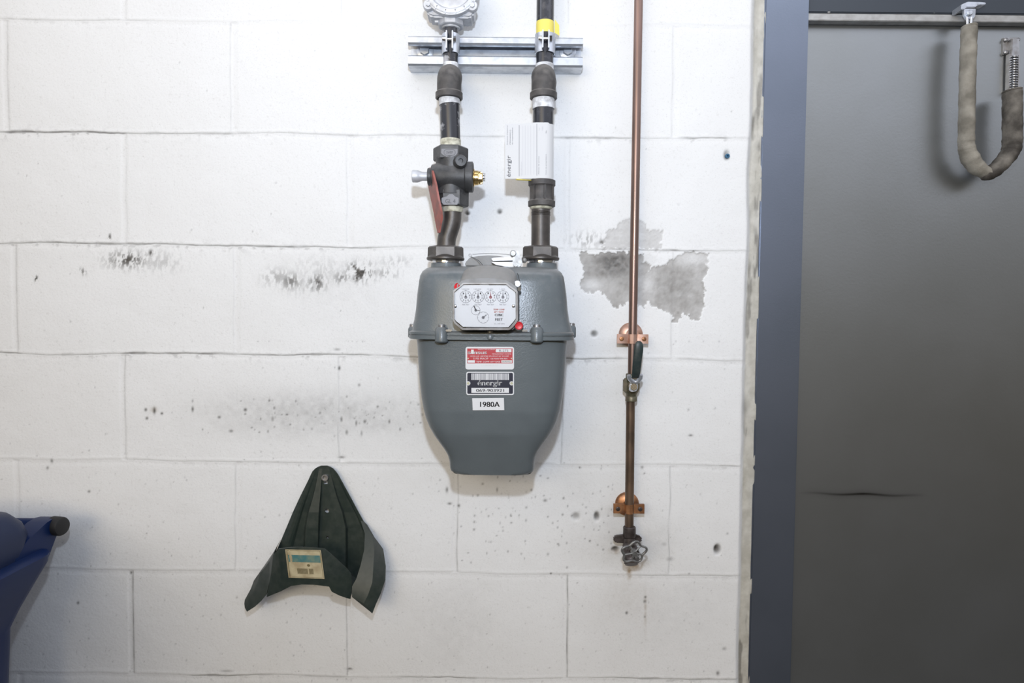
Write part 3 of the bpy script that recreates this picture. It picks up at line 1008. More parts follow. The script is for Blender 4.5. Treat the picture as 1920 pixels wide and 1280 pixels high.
# left run
gl = gas_run(845, 842, RU_L, 'black iron gas pipe left of the pair, broken by the shut off valve', 40, 0)
m = MB(); ring_tape(m, P(843, 197, DL), P(842, 184, DL), 19.5 * kL, 0, turns=5); m.build('thread_tape', M_teflon, gl)
m = MB(); cyl(m, P(845, 276, DL), P(843, 190, DL), 18.3 * kL, 36); m.build('nipple', M_blackw, gl)
m = MB(); ring_tape(m, P(845, 278, DL), P(845, 262, DL), 19.0 * kL, 0, turns=3); m.build('thread_sealant', M_dope, gl)
glc = thing('meter_connector', P(837, 470, DL), 'bent iron connector with hex nut between the left valve and the meter', 'pipe fitting')
m = MB()
pth = spline([P(848, 392, DL), P(848, 402, DL), P(847, 415, DL), P(843, 430, DL), P(838.5, 444, DL), P(837, 456, DL), P(837, 468, DL)], 6)
tube(m, pth, [17.3 * kL] * len(pth), 32); m.build('swivel_nipple', M_iron2, glc, angle=60)
m = MB(); lathe(m, P(848, 399, DL), (0, 0, 1), [(0, 15.5 * kL), (.001, 18.5 * kL), (.004, 20 * kL), (.010, 20.5 * kL), (.0125, 19 * kL)], 32)
m.build('thread_sealant', M_dope, glc)

def union_nut(cx, root):
    m = MB()
    z1 = P(cx, 462, DL).z; z0 = P(cx, 481, DL).z; zf = P(cx, 488, DL).z
    c = P(cx, 475, DL)
    R = 33.5 * kL
    lathe(m, (c.x, c.y, z0 - .001), (0, 0, 1), [(0, R), (z1 - z0 - .0015, R * .985), (z1 - z0 + .001, R * .90)], 6, rot=math.radians(30) if False else math.radians(34))
    lathe(m, (c.x, c.y, zf), (0, 0, 1), [(0, R * 1.01), (.0015, R * 1.05), (.004, R * 1.05), (.007, R * .93), (.010, R * .82)], 40)
    m.build('union_nut', M_iron2, root, angle=28)
union_nut(835.5, glc)

# right run
gr = gas_run(1020, 1019, RU_R, 'black iron gas pipe right of the pair with yellow tape', -45, 1)
m = MB(); a = P(1021, 65, .053); b = P(1021, 42, .053)
a.x = b.x = P(1021, 133, .053).x
ring_tape(m, a, b, RU_R * 1.035, 0, turns=1)
tl = P(1044, 52, .053)
m.add([(tl.x - .004, tl.y - .004, tl.z + .013), (tl.x + .004, tl.y - .001, tl.z + .004), (tl.x + .005, tl.y, tl.z - .014), (tl.x - .004, tl.y - .004, tl.z - .010)], [[0, 1, 2, 3]])
m.build('yellow_tape', M_yellow, gr)
m = MB(); ring_tape(m, P(1019, 205, DL), P(1019, 186, DL), 20.6 * kL, 0, turns=6); m.build('thread_tape', M_teflon, gr)
m = MB(); cyl(m, P(1017, 345, DL), P(1019, 190, DL), 19.0 * kL, 36); m.build('nipple', M_black, gr)
m = MB()
c = P(1015.5, 388, DL); c2 = P(1015.5, 338, DL); hh = c2.z - c.z
lathe(m, c, (0, 0, 1), [(0, 23 * kL), (.001, 25.2 * kL), (.009, 25.4 * kL), (.0105, 23.4 * kL), (.012, 22.6 * kL), (hh - .012, 22.6 * kL), (hh - .0105, 23.4 * kL), (hh - .009, 25.2 * kL), (hh - .001, 25.2 * kL), (hh, 23 * kL)], 40)
for th in (-38, 12, 60):
    t = math.radians(th)
    boxw(m, (c.x + math.sin(t) * 22.9 * kL, c.y - math.cos(t) * 22.9 * kL, c.z + hh / 2), (0.004, 0.004, hh - .02), 0.0012, rot=Matrix.Rotation(t, 3, 'Z'))
m.build('coupling', M_iron, gr)
grc = thing('meter_connector', P(1014, 470, DL), 'straight iron connector with hex nut between the right coupling and the meter', 'pipe fitting')
m = MB(); lathe(m, P(1014.5, 393, DL), (0, 0, 1), [(0, 17.5 * kL), (.0015, 20 * kL), (.004, 21 * kL), (.006, 19 * kL)], 32); m.build('thread_sealant', M_dope, grc)
m = MB()
cyl(m, P(1013.5, 468, DL), P(1014, 388, DL), 17.3 * kL, 32)
for k in range(3):
    q = P(1014, 398 + 2.6 * k, DL)
    lathe(m, q, (0, 0, 1), [(-.0008, 17.2 * kL), (0, 18.3 * kL), (.0008, 17.2 * kL)], 32)
m.build('swivel_nipple', M_iron2, grc)
union_nut(1013.5, grc)

# ------------------------------------------------------------------ pressure regulator at the top edge
reg = thing('gas_regulator', P(845, 20, .06), 'cast aluminium gas regulator above the left gas pipe, cut off by the frame top', 'regulator')
m = MB()
def ppoly(pix, d): return [P(x, y, d) for x, y in pix]
body_px = [(799, 2), (799, 24), (803, 31), (812, 34), (824, 34), (866, 35), (880, 36), (887, 33), (890, 25), (891, 2), (891, -60), (885, -72), (806, -74), (799, -66)]
pprism(m, body_px, .07, .035, .075, 0.004)
m.build('rear_casting', M_alum, reg, angle=40)
m = MB()
c = P(845, -27, .085)
RR = 53 * K(.085)
lathe(m, (c.x, -.07, c.z), (0, -1, 0), [(0, RR), (.010, RR * 1.01), (.014, RR * .985), (.0145, RR * .93), (.0155, RR * .93), (.0165, RR * .87), (.0165, RR * .80), (.012, RR * .76), (.008, RR * .70), (.008, RR * .36), (.012, RR * .34), (.024, RR * .30), (.026, RR * .27), (.026, RR * .2), (.02, RR * .18), (.004, .001)], 64, caps=True)
for k in range(16):
    th = 2 * math.pi * (k + .5) / 16
    p = Vector((c.x + math.cos(th) * RR * .90, -.0855, c.z + math.sin(th) * RR * .90))
    boxw(m, p, (.0012, .002, RR * .14), 0, rot=Matrix.Rotation(-(th - math.pi / 2), 3, 'Y'))
m.build('diaphragm_cover', M_alum, reg, angle=30)
for (xp, yp) in ((804, 12), (886, 14)):
    s = MB(); q = P(xp, yp, .075)
    lathe(s, q, (0, -1, 0), [(0, .0095), (.006, .0095), (.008, .008)], 24)
    lathe(s, q + Vector((0, -.008, 0)), (0, -1, 0), [(0, .0045), (.003, .004)], 6)
    s.build('corner_screw', M_alum, reg)
m = MB()
c = P(845.5, 52, .053)
z1 = P(845, 30, .053).z; zc = P(845, 39, .053).z
lathe(m, (c.x, c.y, c.z), (0, 0, 1), [(0, 22 * K(.053)), (.0015, 24.5 * K(.053)), (zc - c.z, 24.5 * K(.053)), (zc - c.z + .002, 26 * K(.053)), (z1 - c.z, 26 * K(.053))], 8, rot=math.radians(22.5))
lathe(m, P(822, 41, .066), (-1, 0, 0), [(0, .003), (.006, .003)], 12)
m.build('inlet_hub', M_alum, reg, angle=30)
m = MB(); cyl(m, (c.x, c.y, P(845, -74, .053).z), (c.x, c.y, 2.70), RU_L, 28); m.build('supply_pipe', M_black, reg)
m = MB()
lathe(m, (c.x, c.y, c.z - .003), (0, 0, 1), [(0, RU_L * 1.02), (.0006, RU_L * 1.2), (.004, RU_L * 1.25)], 32)
m.build('thread_tape', M_teflon, reg)

# ------------------------------------------------------------------ shut off valve on the left run
vv = thing('gas_shutoff_valve', P(846, 332, DL), 'dark cast iron gas shut off valve with red lever and brass cap', 'valve')
m = MB()
def hexblock(cx, y0, y1, r, rot=0, n=6, ch=.0015):
    a = P(cx, y1, DL); b = P(cx, y0, DL); h = b.z - a.z
    lathe(m, a, (0, 0, 1), [(0, r * kL * .93), (ch, r * kL), (h - ch, r * kL), (h, r * kL * .93)], n, rot=rot)
hexblock(845, 277, 303, 32.5, math.radians(30), 6, .002)
a = P(846, 366, DL); b = P(845, 298, DL); h = b.z - a.z
lathe(m, a, (0, 0, 1), [(0, 29 * kL), (h * .25, 27 * kL), (h * .7, 27 * kL), (h, 30 * kL)], 36)
hexblock(848.5, 358, 388, 30, math.radians(30), 6, .002)
# barrel across
q = P(847, 333, DL)
lathe(m, (P(810, 333, DL).x, -DL - .006, q.z), (1, 0, 0), [(0, 20 * kL), (.001, 22 * kL), (.006, 23 * kL), (.010, 25.5 * kL), (.045, 26.5 * kL), (.056, 26.5 * kL), (.058, 28 * kL), (.069, 28 * kL), (.0705, 25 * kL)], 40)
lathe(m, (P(803, 333, DL).x, -DL - .006, q.z), (1, 0, 0), [(0, 15 * kL), (.001, 16 * kL), (.008, 16 * kL)], 30)
# web bands
for th in (0,):
    pass
m.build('valve_body', M_castv, vv, angle=32)
m = MB()   # raised faces with cast writing
Zt = -DL - 31.3 * kL
def fnV(px, py, dd=.1505): return P(px, py, dd)
d1 = DL + 32.5 * kL * math.cos(math.radians(30)) + .0006
pprism(m, [(828, 279), (858, 279), (858, 287), (855, 291), (849, 294), (837, 294), (831, 291), (827, 287)], d1, d1 - .003, d1 + .0007, .0004)
fnV = lambda x, y: P(x, y, d1 + .0010)
ring2(m, 838, 285.5, 5.2, 5.9, fnV, 1, 20, 90, 270)
ring2(m, 848, 285.5, 5.2, 5.9, fnV, 1, 20, -90, 90)
line2(m, 838, 280.0, 848, 280.0, .7, fnV, 1); line2(m, 838, 291, 848, 291, .7, fnV, 1)
text(m, 'SWEP', 843, 285.6, 12, 5, fnV, 1)
m.build('maker_mark', [M_castface, M_ink], vv, angle=30)
m = MB()
d2 = DL + 30 * kL * math.cos(math.radians(30)) + .0006
pprism(m, [(828, 371), (838, 368), (842, 364), (849, 364), (853, 368), (860, 371), (860, 379), (857, 384), (832, 384), (828, 379)], d2, d2 - .003, d2 + .0007, .0004)
fnV = lambda x, y: P(x, y, d2 + .0010)
text(m, 'GL 4', 844.5, 377, 19, 8, fnV, 1)
m.build('size_mark', [M_castface, M_ink], vv, angle=30)
m = MB()   # plug on the upper right
q = P(864, 301, .16)
ax = Vector((0.18, -1, -0.05)).normalized()
lathe(m, q - ax * .03, ax, [(0, 12.5 * kL), (.022, 12.5 * kL), (.024, 11.5 * kL), (.028, 10.3 * kL), (.030, 9.5 * kL), (.030, 4.2 * kL), (.026, 3.6 * kL), (.026, .0004)], 28)
m.build('test_plug', M_castv, vv)
m = MB()   # brass cap
q = P(887, 334, DL + .006)
zq = P(887, 333.5, DL + .006).z
x0 = P(886, 333, DL + .006).x
lathe(m, (x0, -DL - .006, zq), (1, 0, 0), [(0, 15.8 * kL), (.001, 16.3 * kL), (.003, 16.3 * kL), (.004, 13.5 * kL), (.0095, 13.2 * kL), (.0105, 12 * kL), (.0135, 12 * kL)], 32)
lathe(m, (x0 + .0095, -DL - .010, zq), (1, 0, 0), [(0, 8.5 * kL), (.007, 8.5 * kL), (.008, 7.6 * kL)], 6, rot=math.radians(30))
boxw(m, (x0 + .0125, -DL - .002, zq), (.009, .012, 20 * kL), .001)
m.build('brass_cap', M_brass, vv, angle=30)
m = MB()
for dzz in (-.0045, 0, .005):
    cyl(m, (x0 + .017, -DL - .011, zq + dzz), (x0 + .0215, -DL - .011, zq + dzz), .0017, 10)
cyl(m, (x0 + .010, -DL - .011, zq + .0), (x0 + .0195, -DL - .011, zq), .0035, 12)
m.build('tamper_pins', M_steel, vv)
m = MB()   # steel lock stub on the left
xk = P(773, 330, DL + .006).x; zk = P(780, 330.5, DL + .006).z; xe2 = P(804, 330, DL + .006).x - xk
lathe(m, (xk, -DL - .006, zk), (1, 0, 0), [(0, 10.3 * kL), (.001, 11.3 * kL), (.009, 11.3 * kL), (.0105, 10.5 * kL), (.0165, 8.2 * kL), (xe2, 8.2 * kL)], 30)
m.build('lock_stub', M_alum, vv)
m = MB()
# red lever: a flat bar standing edge-on, its tip swung down beside the nipple
def lv(px, py, d): return P(px, py, d)
o1 = [lv(808, 314, .128), lv(813, 321, .150), lv(819, 345, .156), lv(824, 372, .158), (lv(829.5, 398, .156)), lv(830, 408, .152), lv(825, 436, .146)]
o2 = [lv(804, 318, .105), lv(806, 352, .112), lv(810, 372, .118), lv(813, 385, .122), lv(816, 400, .128), lv(818, 412, .132), lv(823, 437, .140)]
vs = []
th = Vector((.0032, 0, 0))
for p_ in o1: vs.append(p_ + th * .2)
for p_ in o2: vs.append(p_ + th * .2)
for p_ in o1: vs.append(p_ - th * .8)
for p_ in o2: vs.append(p_ - th * .8)
n_ = len(o1); fs = []
for i in range(n_ - 1):
    fs.append([i, i + 1, n_ + i + 1, n_ + i]); fs.append([2 * n_ + i, 3 * n_ + i, 3 * n_ + i + 1, 2 * n_ + i + 1])
    fs.append([i, 2 * n_ + i, 2 * n_ + i + 1, i + 1]); fs.append([n_ + i, n_ + i + 1, 3 * n_ + i + 1, 3 * n_ + i])
fs.append([0, n_, 3 * n_, 2 * n_]); fs.append([n_ - 1, 3 * n_ - 1, 4 * n_ - 1, 2 * n_ - 1])
m.add(vs, fs)
m.build('lever', M_red, vv, angle=25)['label'] = 'red painted lever hanging down'

# ------------------------------------------------------------------ gas meter
DC = 0.115                         # depth of the meter's middle plane
kC = K(DC)
mt = thing('gas_meter', P(924, 877, DC), 'large grey gas meter with four white dials hanging under the two gas pipes', 'gas meter')
YC = -DC
def mring(px0, px1, py, b, e=4.5, yoff=0.0, n=96):
    a = P(px0, py, DC); c = P(px1, py, DC)
    return sell((a.x + c.x) / 2, YC + yoff, (a.z + c.z) / 2, (c.x - a.x) / 2, b, e, n)
up = MB()
rings = [mring(778, 1071, 625, .087), mring(779, 1069, 612, .086), mring(782, 1065, 600, .085), mring(785, 1062, 580, .084), mring(787, 1060, 555, .082), mring(790, 1057, 532, .080),
         mring(792, 1055, 520, .078), mring(796, 1051, 512, .073), mring(803, 1044, 506, .064), mring(818, 1030, 503, .050), mring(850, 995, 502, .03)]
loft(up, rings)
up.build('upper_case', M_grey, mt, angle=60)
for cx in (836.5, 1015.5):
    s = MB()
    c = P(cx, 512, DC); zt = P(cx, 494, DC).z
    lathe(s, (c.x, YC, c.z), (0, 0, 1), [(0, 34 * kC), (.003, 31 * kC), (.006, 29 * kC), (zt - c.z, 28 * kC)], 40)
    so_ = s.build('spout', M_grey, mt)
    t = MB()
    z2 = P(cx, 486, DC).z
    lathe(t, (c.x, YC, zt), (0, 0, 1), [(0, 26 * kC), (.001, 25 * kC), (.003, 25 * kC), (.0035, 26 * kC), (z2 - zt, 26 * kC)], 40)
    t.build('spout_collar', M_chrome, so_)
fl_ = MB()
rings = [mring(776, 1070, 634, .093), mring(773.5, 1073, 633, .096), mring(773.5, 1073, 627.5, .096), mring(775, 1071, 626.5, .094), mring(775, 1071, 625.8, .094), mring(773.5, 1073, 625, .096), mring(773.5, 1073, 621, .096), mring(778, 1070, 618.5, .090)]
loft(fl_, rings)
fl_.build('flange', M_grey, mt, angle=35)
lo = MB()
spec = [(786, 1062, 633, .086), (787.5, 1060.5, 645, .0855), (789.5, 1058, 680, .085), (792, 1055.5, 715, .085), (795, 1052.5, 740, .0848), (798.5, 1049, 760, .084), (803, 1044, 778, .0825), (809, 1038, 793, .080), (817, 1029.5, 807, .076), (828, 1018, 822, .070),
        (837, 1009.5, 834, .064), (843, 1004, 845, .060), (846, 1001.5, 856, .058), (846.5, 1001, 868, .057), (848, 999.5, 873, .056), (852, 995.5, 876, .053), (858, 990, 877, .048)]
# densify the silhouette so the sides run smooth
ys_ = [s[2] for s in spec]
rings = []
for y in np.arange(633, 877.01, 4):
    rings.append(mring(float(np.interp(y, ys_, [s[0] for s in spec])), float(np.interp(y, ys_, [s[1] for s in spec])), float(y), float(np.interp(y, [633, 700, 760, 800, 830, 860, 877], [.086, .085, .0835, .0775, .068, .0585, .053])), 4.5 + 2.0 * max(0, min(1, (y - 800) / 60))))
rings.append(mring(852, 996, 877.6, .048, 6.5))
loft(lo, rings)
lo.build('lower_case', M_grey, mt, angle=60)
# bolt lugs round the flange: front pair, side pair, front middle
def lug(px, d, r=.0105, top=605, bot=642):
    s = MB(); a = P(px, bot, d); b = P(px, top + 8, d)
    lathe(s, a, (0, 0, 1), [(0, r * .8), (.002, r), (b.z - a.z - .004, r), (b.z - a.z, r * .72)], 24)
    o = s.build('bolt_lug', M_grey, mt)
    t = MB()
    lathe(t, (a.x, a.y, b.z - .001), (0, 0, 1), [(0, .0058), (.004, .0058), (.0055, .0045)], 16)
    t.build('bolt', M_steel, o)
lug(828, .205); lug(1006, .205)
lug(774, .13, .008, 604, 633); lug(1071, .13, .008, 602, 633)
lug(919, .205, .008, 616, 637)
# index hood and box
DF = .238
def pr(pix, d): return [P(x, y, d) for x, y in pix]
hood_back = [(862, 528), (866, 517), (870, 508), (876, 503), (886, 499.5), (900, 497.5), (915, 497), (930, 498), (944, 500.5), (955, 503.5), (963, 508), (968, 515), (971, 524), (974, 545), (974, 612), (962, 618), (864, 618), (860, 600)]
hood_front = [(857, 533), (862, 529), (866, 526), (874, 524), (884, 522.5), (898, 521.5), (915, 521), (930, 522), (942, 524), (950, 526), (956, 529), (962, 533), (968, 538), (970, 548), (970, 608), (961, 618), (863, 618), (856, 606)]
m = MB()
loft(m, [pr(hood_back, .185), pr([(x, y + .5) for x, y in hood_back], .205), pr(hood_front, .226)])
idx = m.build('index_housing', M_hood, mt, angle=35)
idx['label'] = 'dusty grey hood of the dial housing'
# clear cover rim
oct_o = [(849.5, 545), (853, 541.5), (861, 537), (868, 530), (951, 530), (957, 536), (966, 542), (970.5, 545.5), (971, 600), (967, 607), (961, 614), (955, 618.5), (867, 618.5), (860, 613), (852, 606), (849.5, 600)]
oct_i = [(852, 547), (855, 544), (862, 539), (869, 533), (949, 533), (955, 538.5), (963, 544), (967, 547.5), (967.5, 598), (963, 605), (958, 611), (953, 615), (869, 615), (862, 610), (855, 604), (852, 599)]
m = MB()
A = pr(oct_o, .208); B = pr(oct_o, .236); Cc = pr(oct_i, .2375); Dd = pr(oct_i, .234)
n_ = len(A)
vs = A + B + Cc + Dd; fs = []
for lay in range(3):
    for k in range(n_):
        k2 = (k + 1) % n_
        fs.append([lay * n_ + k, lay * n_ + k2, (lay + 1) * n_ + k2, (lay + 1) * n_ + k])
m.add(vs, fs)
m.build('cover_rim', M_rim, idx, angle=20)['label'] = 'shiny rim of the clear dial cover'
m = MB(); pprism(m, oct_i, .2368, .2360, .2372, 0)
m.build('clear_cover', M_clear, idx, flat=True)
# dial plate
m = MB()
plate = [(852, 549), (856, 545.5), (862, 540), (866, 535.5), (869, 534), (899, 534), (902, 531), (914, 531), (917, 534.5), (950, 534.5), (955, 539.5), (965, 546), (966.5, 550), (967, 597), (962, 603.5), (957, 609), (953, 613.5), (868, 612.5), (862, 607), (855.5, 602), (852.5, 598)]
DP = .2335
pprism(m, plate, DP, DP - .0015, DP, 0)
fd = lambda x, y: P(x, y, DP + .0003)
fd2 = lambda x, y: P(x, y, DP + .0006)
tops = ['1 000,000', '100,000', '10,000', '1,000']
for i, cx in enumerate((873.3, 896.3, 919.8, 943)):
    cy = 556
    ring2(m, cx, cy, 10.85, 11.55, fd, 1, 48)
    for k in range(10):
        th = 2 * math.pi * k / 10
        sx_, sy_ = math.sin(th), -math.cos(th)
        line2(m, cx + sx_ * 9.7, cy + sy_ * 9.7, cx + sx_ * 11.3, cy + sy_ * 11.3, .45, fd, 1)
        if k == 0: continue
        digit = (10 - k) if i % 2 == 0 else k
        thn = th
        text(m, str(digit), cx + math.sin(thn) * 7.6, cy - math.cos(thn) * 7.6, 2.2, 3.2, fd, 1, bold=.12)
    line2(m, cx, cy - 13.2, cx, cy - 10, .5, fd, 1); line2(m, cx, cy + 10, cx, cy + 13, .5, fd, 1)
    text(m, tops[i], cx - 1, cy - 14, [15, 13.5, 11.5, 9.5][i], 2.6, fd, 1)
    text(m, 'PER REV', cx, cy + 15, 13, 2.6, fd, 1)
    ring2(m, cx, cy + 1, 0, 2.8, fd2, 2 if i != 2 else 4, 20)
    m.add([fd2(cx - 1.3, cy), fd2(cx + 1.3, cy), fd2(cx + .3, cy - 9), fd2(cx - .3, cy - 9)], [[0, 1, 2, 3]], 2 if i != 2 else 4)
ring2(m, 891.8, 581.5, 8.1, 8.7, fd, 1, 40)
ring2(m, 906, 595, 10.3, 10.9, fd, 1, 40)
for k in range(10):
    th = 2 * math.pi * k / 10
    line2(m, 906 + math.cos(th) * 8.8, 595 + math.sin(th) * 8.8, 906 + math.cos(th) * 10.5, 595 + math.sin(th) * 10.5, .5, fd, 1)
ring2(m, 892, 581.5, 0, 2.6, fd2, 2, 20)
line2(m, 892.5, 582, 888.3, 572.6, 2.0, fd2, 5); line2(m, 892, 581.5, 899.5, 582, 1.6, fd2, 2)
ring2(m, 906, 595, 0, 2.8, fd2, 2, 20)
line2(m, 905, 596, 912, 590, 1.8, fd2, 2)
text(m, 'TEMP COMP', 935.5, 580.2, 21, 3.0, fd, 3, bold=.15)
text(m, '60° F BASE', 935.5, 584.7, 18, 3.0, fd, 3, bold=.15)
text(m, 'CUBIC', 935.8, 590.3, 16, 4.8, fd, 5, bold=.22)
text(m, 'FEET', 935.5, 598.8, 14, 4.8, fd, 5, bold=.22)
text(m, 'CL 275 CFH', 936.5, 606.8, 19, 2.6, fd, 1)
quad(m, 875, 613.6, 942, 615.3, lambda x, y: P(x, y, .2362), 5)
m.build('dial_plate', [M_white, M_pline, M_pline, M_printred, mat('dark red pointer', (.30, .10, .11), .5), M_print], idx, flat=True)['label'] = 'white dial plate with four dials'
for xp, yp in ((853.8, 574), (962.8, 573.5)):
    s = MB(); q = P(xp, yp, DP)
    lathe(s, q, (0, -1, 0), [(0, .0028), (.001, .0026), (.0016, .0015)], 14)
    s.build('plate_screw', M_chrome, idx)
for (xp, yp, d, ax, r) in ((856, 536, .224, (-.55, -.6, .35), 6.6), (973, 610.5, .232, (.05, -1, 0.02), 8.0)):
    s = MB(); q = P(xp, yp, d); a_ = Vector(ax).normalized()
    rr = r * K(d)
    lathe(s, q - a_ * .012, a_, [(0, rr * 1.0), (.010, rr * 1.0), (.0125, rr * .9), (.0125, rr * .82), (.0115, rr * .7), (.0112, .0003)], 28)
    c_ = s.build('seal_cap', M_redcap, idx)
    c_['label'] = 'red seal cap'
    t = MB(); lathe(t, q - a_ * .013, a_, [(0, rr * 1.02), (.003, rr * 1.12), (.008, rr * 1.12), (.009, rr * 1.0)], 28, caps=False)
    t.build('cap_ring', M_chrome, c_)
s = MB(); q = P(969.5, 534, .222)
lathe(s, q + Vector((0, .008, 0)), (0.1, -1, 0.1), [(0, .006), (.006, .006), (.007, .0045), (.010, .004)], 16)
lathe(s, P(973, 542, .220), (0.2, -1, 0), [(0, .004), (.004, .003)], 12)
s.build('cover_screw', M_chrome, idx)
# reader mounting bracket on top
m = MB()
pl = [(872, 492), (877, 487), (880, 483), (895, 480), (915, 478.5), (935, 479.5), (950, 482), (962, 485), (966, 492), (966, 498), (872, 498)]
pprism(m, pl, .15, .09, .150, .001)
br = m.build('top_bracket', M_hood, mt, angle=30)
m = MB()
pprism(m, [(921, 484.5), (927, 483), (962, 480.5), (962, 488), (924, 489)], .158, .150, .1585, .0006)
pprism(m, [(921, 491), (962, 491.5), (962, 501), (950, 500), (930, 496.5)], .163, .150, .164, .0006)
m.build('bright_strip', M_alum, br, angle=30)
m = MB()
pprism(m, [(957, 472), (968, 472), (971, 469), (976, 484), (980, 491), (976, 500), (966, 503), (961, 498), (961, 480), (957, 480)], .162, .146, .166, .001)
lathe(m, P(962, 475, .166), (0, -1, 0), [(0, .005), (.003, .005), (.004, .004)], 16)
lathe(m, P(967, 496, .166), (0, -1, 0), [(0, .0035), (.004, .0035)], 12)
sphere(m, P(983, 488, .16), .0045, 0, 12)
m.build('clip', M_clip, br, angle=30)
m = MB()
tube(m, spline([P(881, 480, .153), P(890, 484, .157), P(899, 490, .165), P(905, 497, .18)], 5), .0005, 6)
tube(m, spline([P(886, 477, .152), P(910, 475, .15), P(940, 476, .15), P(958, 478, .155)], 5), .0004, 6)
tube(m, spline([P(962, 503, .165), P(970, 512, .19), P(974, 525, .21), P(976, 536, .222)], 5), .0005, 6)
lathe(m, P(881.5, 478.5, .152), (0, -1, 0), [(0, .0028), (.003, .0028), (.003, .0014), (.0, .0014)], 12, caps=False)
m.build('seal_wire', M_wire, br)
for xp in (841.5, 984):
    m = MB(); boxw(m, P(xp, 619.5, .2135), (.010, .003, .0035), .001)
    m.build('bright_tab', M_chrome, mt)

# labels on the lower case
DLb = .2010
def lab_fn(off): return lambda x, y: P(x, y, DLb + off)
m = MB()
pprism(m, rrect(872.8, 650, 963.8, 692.5, 4), DLb, DLb - .0015, DLb, 0)
f1 = lab_fn(.0002); f2 = lab_fn(.0004)
quad(m, 876, 653.2, 961, 681, f1, 1)
text(m, 's', 880, 661.3, 6, 5, f2, 0, bold=.45); text(m, 'nsus', 900.5, 661.3, 24, 5, f2, 0, bold=.45)
text(m, 'e', 885.8, 661.3, 5.5, 5, f2, 0)
quad(m, 883.4, 655.2, 888.2, 663.2, f2, 2)
quad(m, 929.5, 654.2, 959, 660.2, f2, 0)
text(m, 'R-275', 944.5, 657.2, 17, 4, lab_fn(.0006), 3)
text(m, 'MANUFACTURED IN CANADA', 912, 654.7, 32, 2, f2, 0)
text(m, 'MEASUREMENT SYSTEMS', 940.5, 663.4, 36, 2, f2, 0)
text(m, 'METER CAP. CERTIFIED 275 CFH AT 0.5" WC DIFF', 918, 667.5, 72, 2.3, f2, 0)
text(m, '5 PSI MAOP', 901.5, 672.0, 28, 3.1, f2, 0); text(m, '120 POINT PER REV.', 936, 672.3, 32, 2.3, f2, 0)
text(m, 'TEMP. COMP. 60°F BASE', 915.5, 677.8, 45, 3.1, f2, 0)
quad(m, 877, 675.3, 890.5, 679.7, f2, 0); quad(m, 940, 675.3, 959.8, 679.7, f2, 2)
text(m, '06903921', 950, 677.5, 17, 2.6, lab_fn(.0006), 3)
ring2(m, 877.8, 671.8, 0, 1.3, f2, 4, 12); ring2(m, 959, 671.8, 0, 1.3, f2, 4, 12)
text(m, '11 2005 3 01', 918, 684.5, 30, 2.6, f2, 2)
rl_ = m.build('rating_label', [M_white2, M_labred, M_silver, M_print, M_rivet], mt, flat=True)
rl_['label'] = 'red and white rating label'
m = MB()
pprism(m, rrect(874.2, 696.8, 963.8, 740.3, 3.5), DLb, DLb - .0015, DLb, 0)
pts = rrect(876.2, 698.8, 961.8, 738.2, 2.5)
m.add([f1(x, y) for x, y in pts], [list(range(len(pts)))[::-1]], 1)
quad(m, 883.8, 700, 954.2, 712, f2, 0)
rb = random.Random(12); x = 885.0
while x < 953:
    w_ = rb.choice([.5, .5, .9, 1.3])
    quad(m, x, 700.2, min(x + w_, 953.6), 711.8, lab_fn(.0006), 2)
    x += w_ + rb.choice([.6, .6, 1.0, 1.8])
text(m, 'énergir', 918.5, 719.2, 45.5, 12.5, f2, 0, bold=.35)
quad(m, 883.8, 727, 954.2, 736.2, f2, 0)
text(m, '069-903921', 919, 731.7, 52, 5.6, lab_fn(.0006), 3, bold=.2)
for xp in (878, 959.3):
    ring2(m, xp, 718.4, 0, 3.9, f2, 0, 20); ring2(m, xp, 718.4, 0, 2.6, lab_fn(.0006), 4, 20)
bl_ = m.build('barcode_label', [M_white2, M_navy, mat('bar print', (.22, .22, .24), .5), M_print, M_rivet], mt, flat=True)
bl_['label'] = 'navy label with barcode and serial number'
m = MB()
pprism(m, [(885.3, 746.5), (944.8, 745.8), (945.5, 768.8), (886.4, 769)], DLb, DLb - .0012, DLb, 0)
text(m, '1980A', 918.5, 757.8, 36.5, 9.6, f1, 1, bold=.4)
m.build('number_label', [M_white2, M_print], mt, flat=True)['label'] = 'small white label reading 1980A'

# ------------------------------------------------------------------ paper tag strapped round the right pipe
pcx = P(1018, 283, DL)
Rt = 19.0 * kL + .0016
def tagpt(px, py, off=0.0):
    base = P(px, py, DL + Rt)
    xr = base.x - pcx.x
    # flat to the left of the pipe, wrapped on its right half
    if xr <= 0.004:
        y = -(DL + Rt) + max(0, (-xr - .012)) * 0.06
        return Vector((base.x, y - off, base.z))
    s = xr - 0.004
    th = min(s / (Rt) * 1.18, 1.55)
    return Vector((pcx.x + .004 + (Rt + off) * math.sin(th) * .86, -(DL) - (Rt + off) * math.cos(th) , base.z))
tg = MB()
NX, NZ = 40, 6
def top_y(px): return 232 + (px - 947) * -0.02
vs = []; fs = []
for side, off in ((0, 0.0), (1, -.0006)):
    for j in range(NZ + 1):
        for i in range(NX + 1):
            px = 947 + (1040 - 947) * i / NX
            y0 = 231.0 - 1.5 * max(0, min(1, (px - 975) / 30)) ; y1 = 334.5
            if px > 1030: y0 += 2
            vs.append(tagpt(px, y0 + (y1 - y0) * j / NZ, off))
N1 = (NX + 1) * (NZ + 1)
for j in range(NZ):
    for i in range(NX):
        a = j * (NX + 1) + i
        fs.append([a, a + 1, a + NX + 2, a + NX + 1]); fs.append([N1 + a, N1 + a + NX + 1, N1 + a + NX + 2, N1 + a + 1])
rim = [i for i in range(NX + 1)] + [j * (NX + 1) + NX for j in range(1, NZ + 1)] + [NZ * (NX + 1) + i for i in range(NX - 1, -1, -1)] + [j * (NX + 1) for j in range(NZ - 1, 0, -1)]
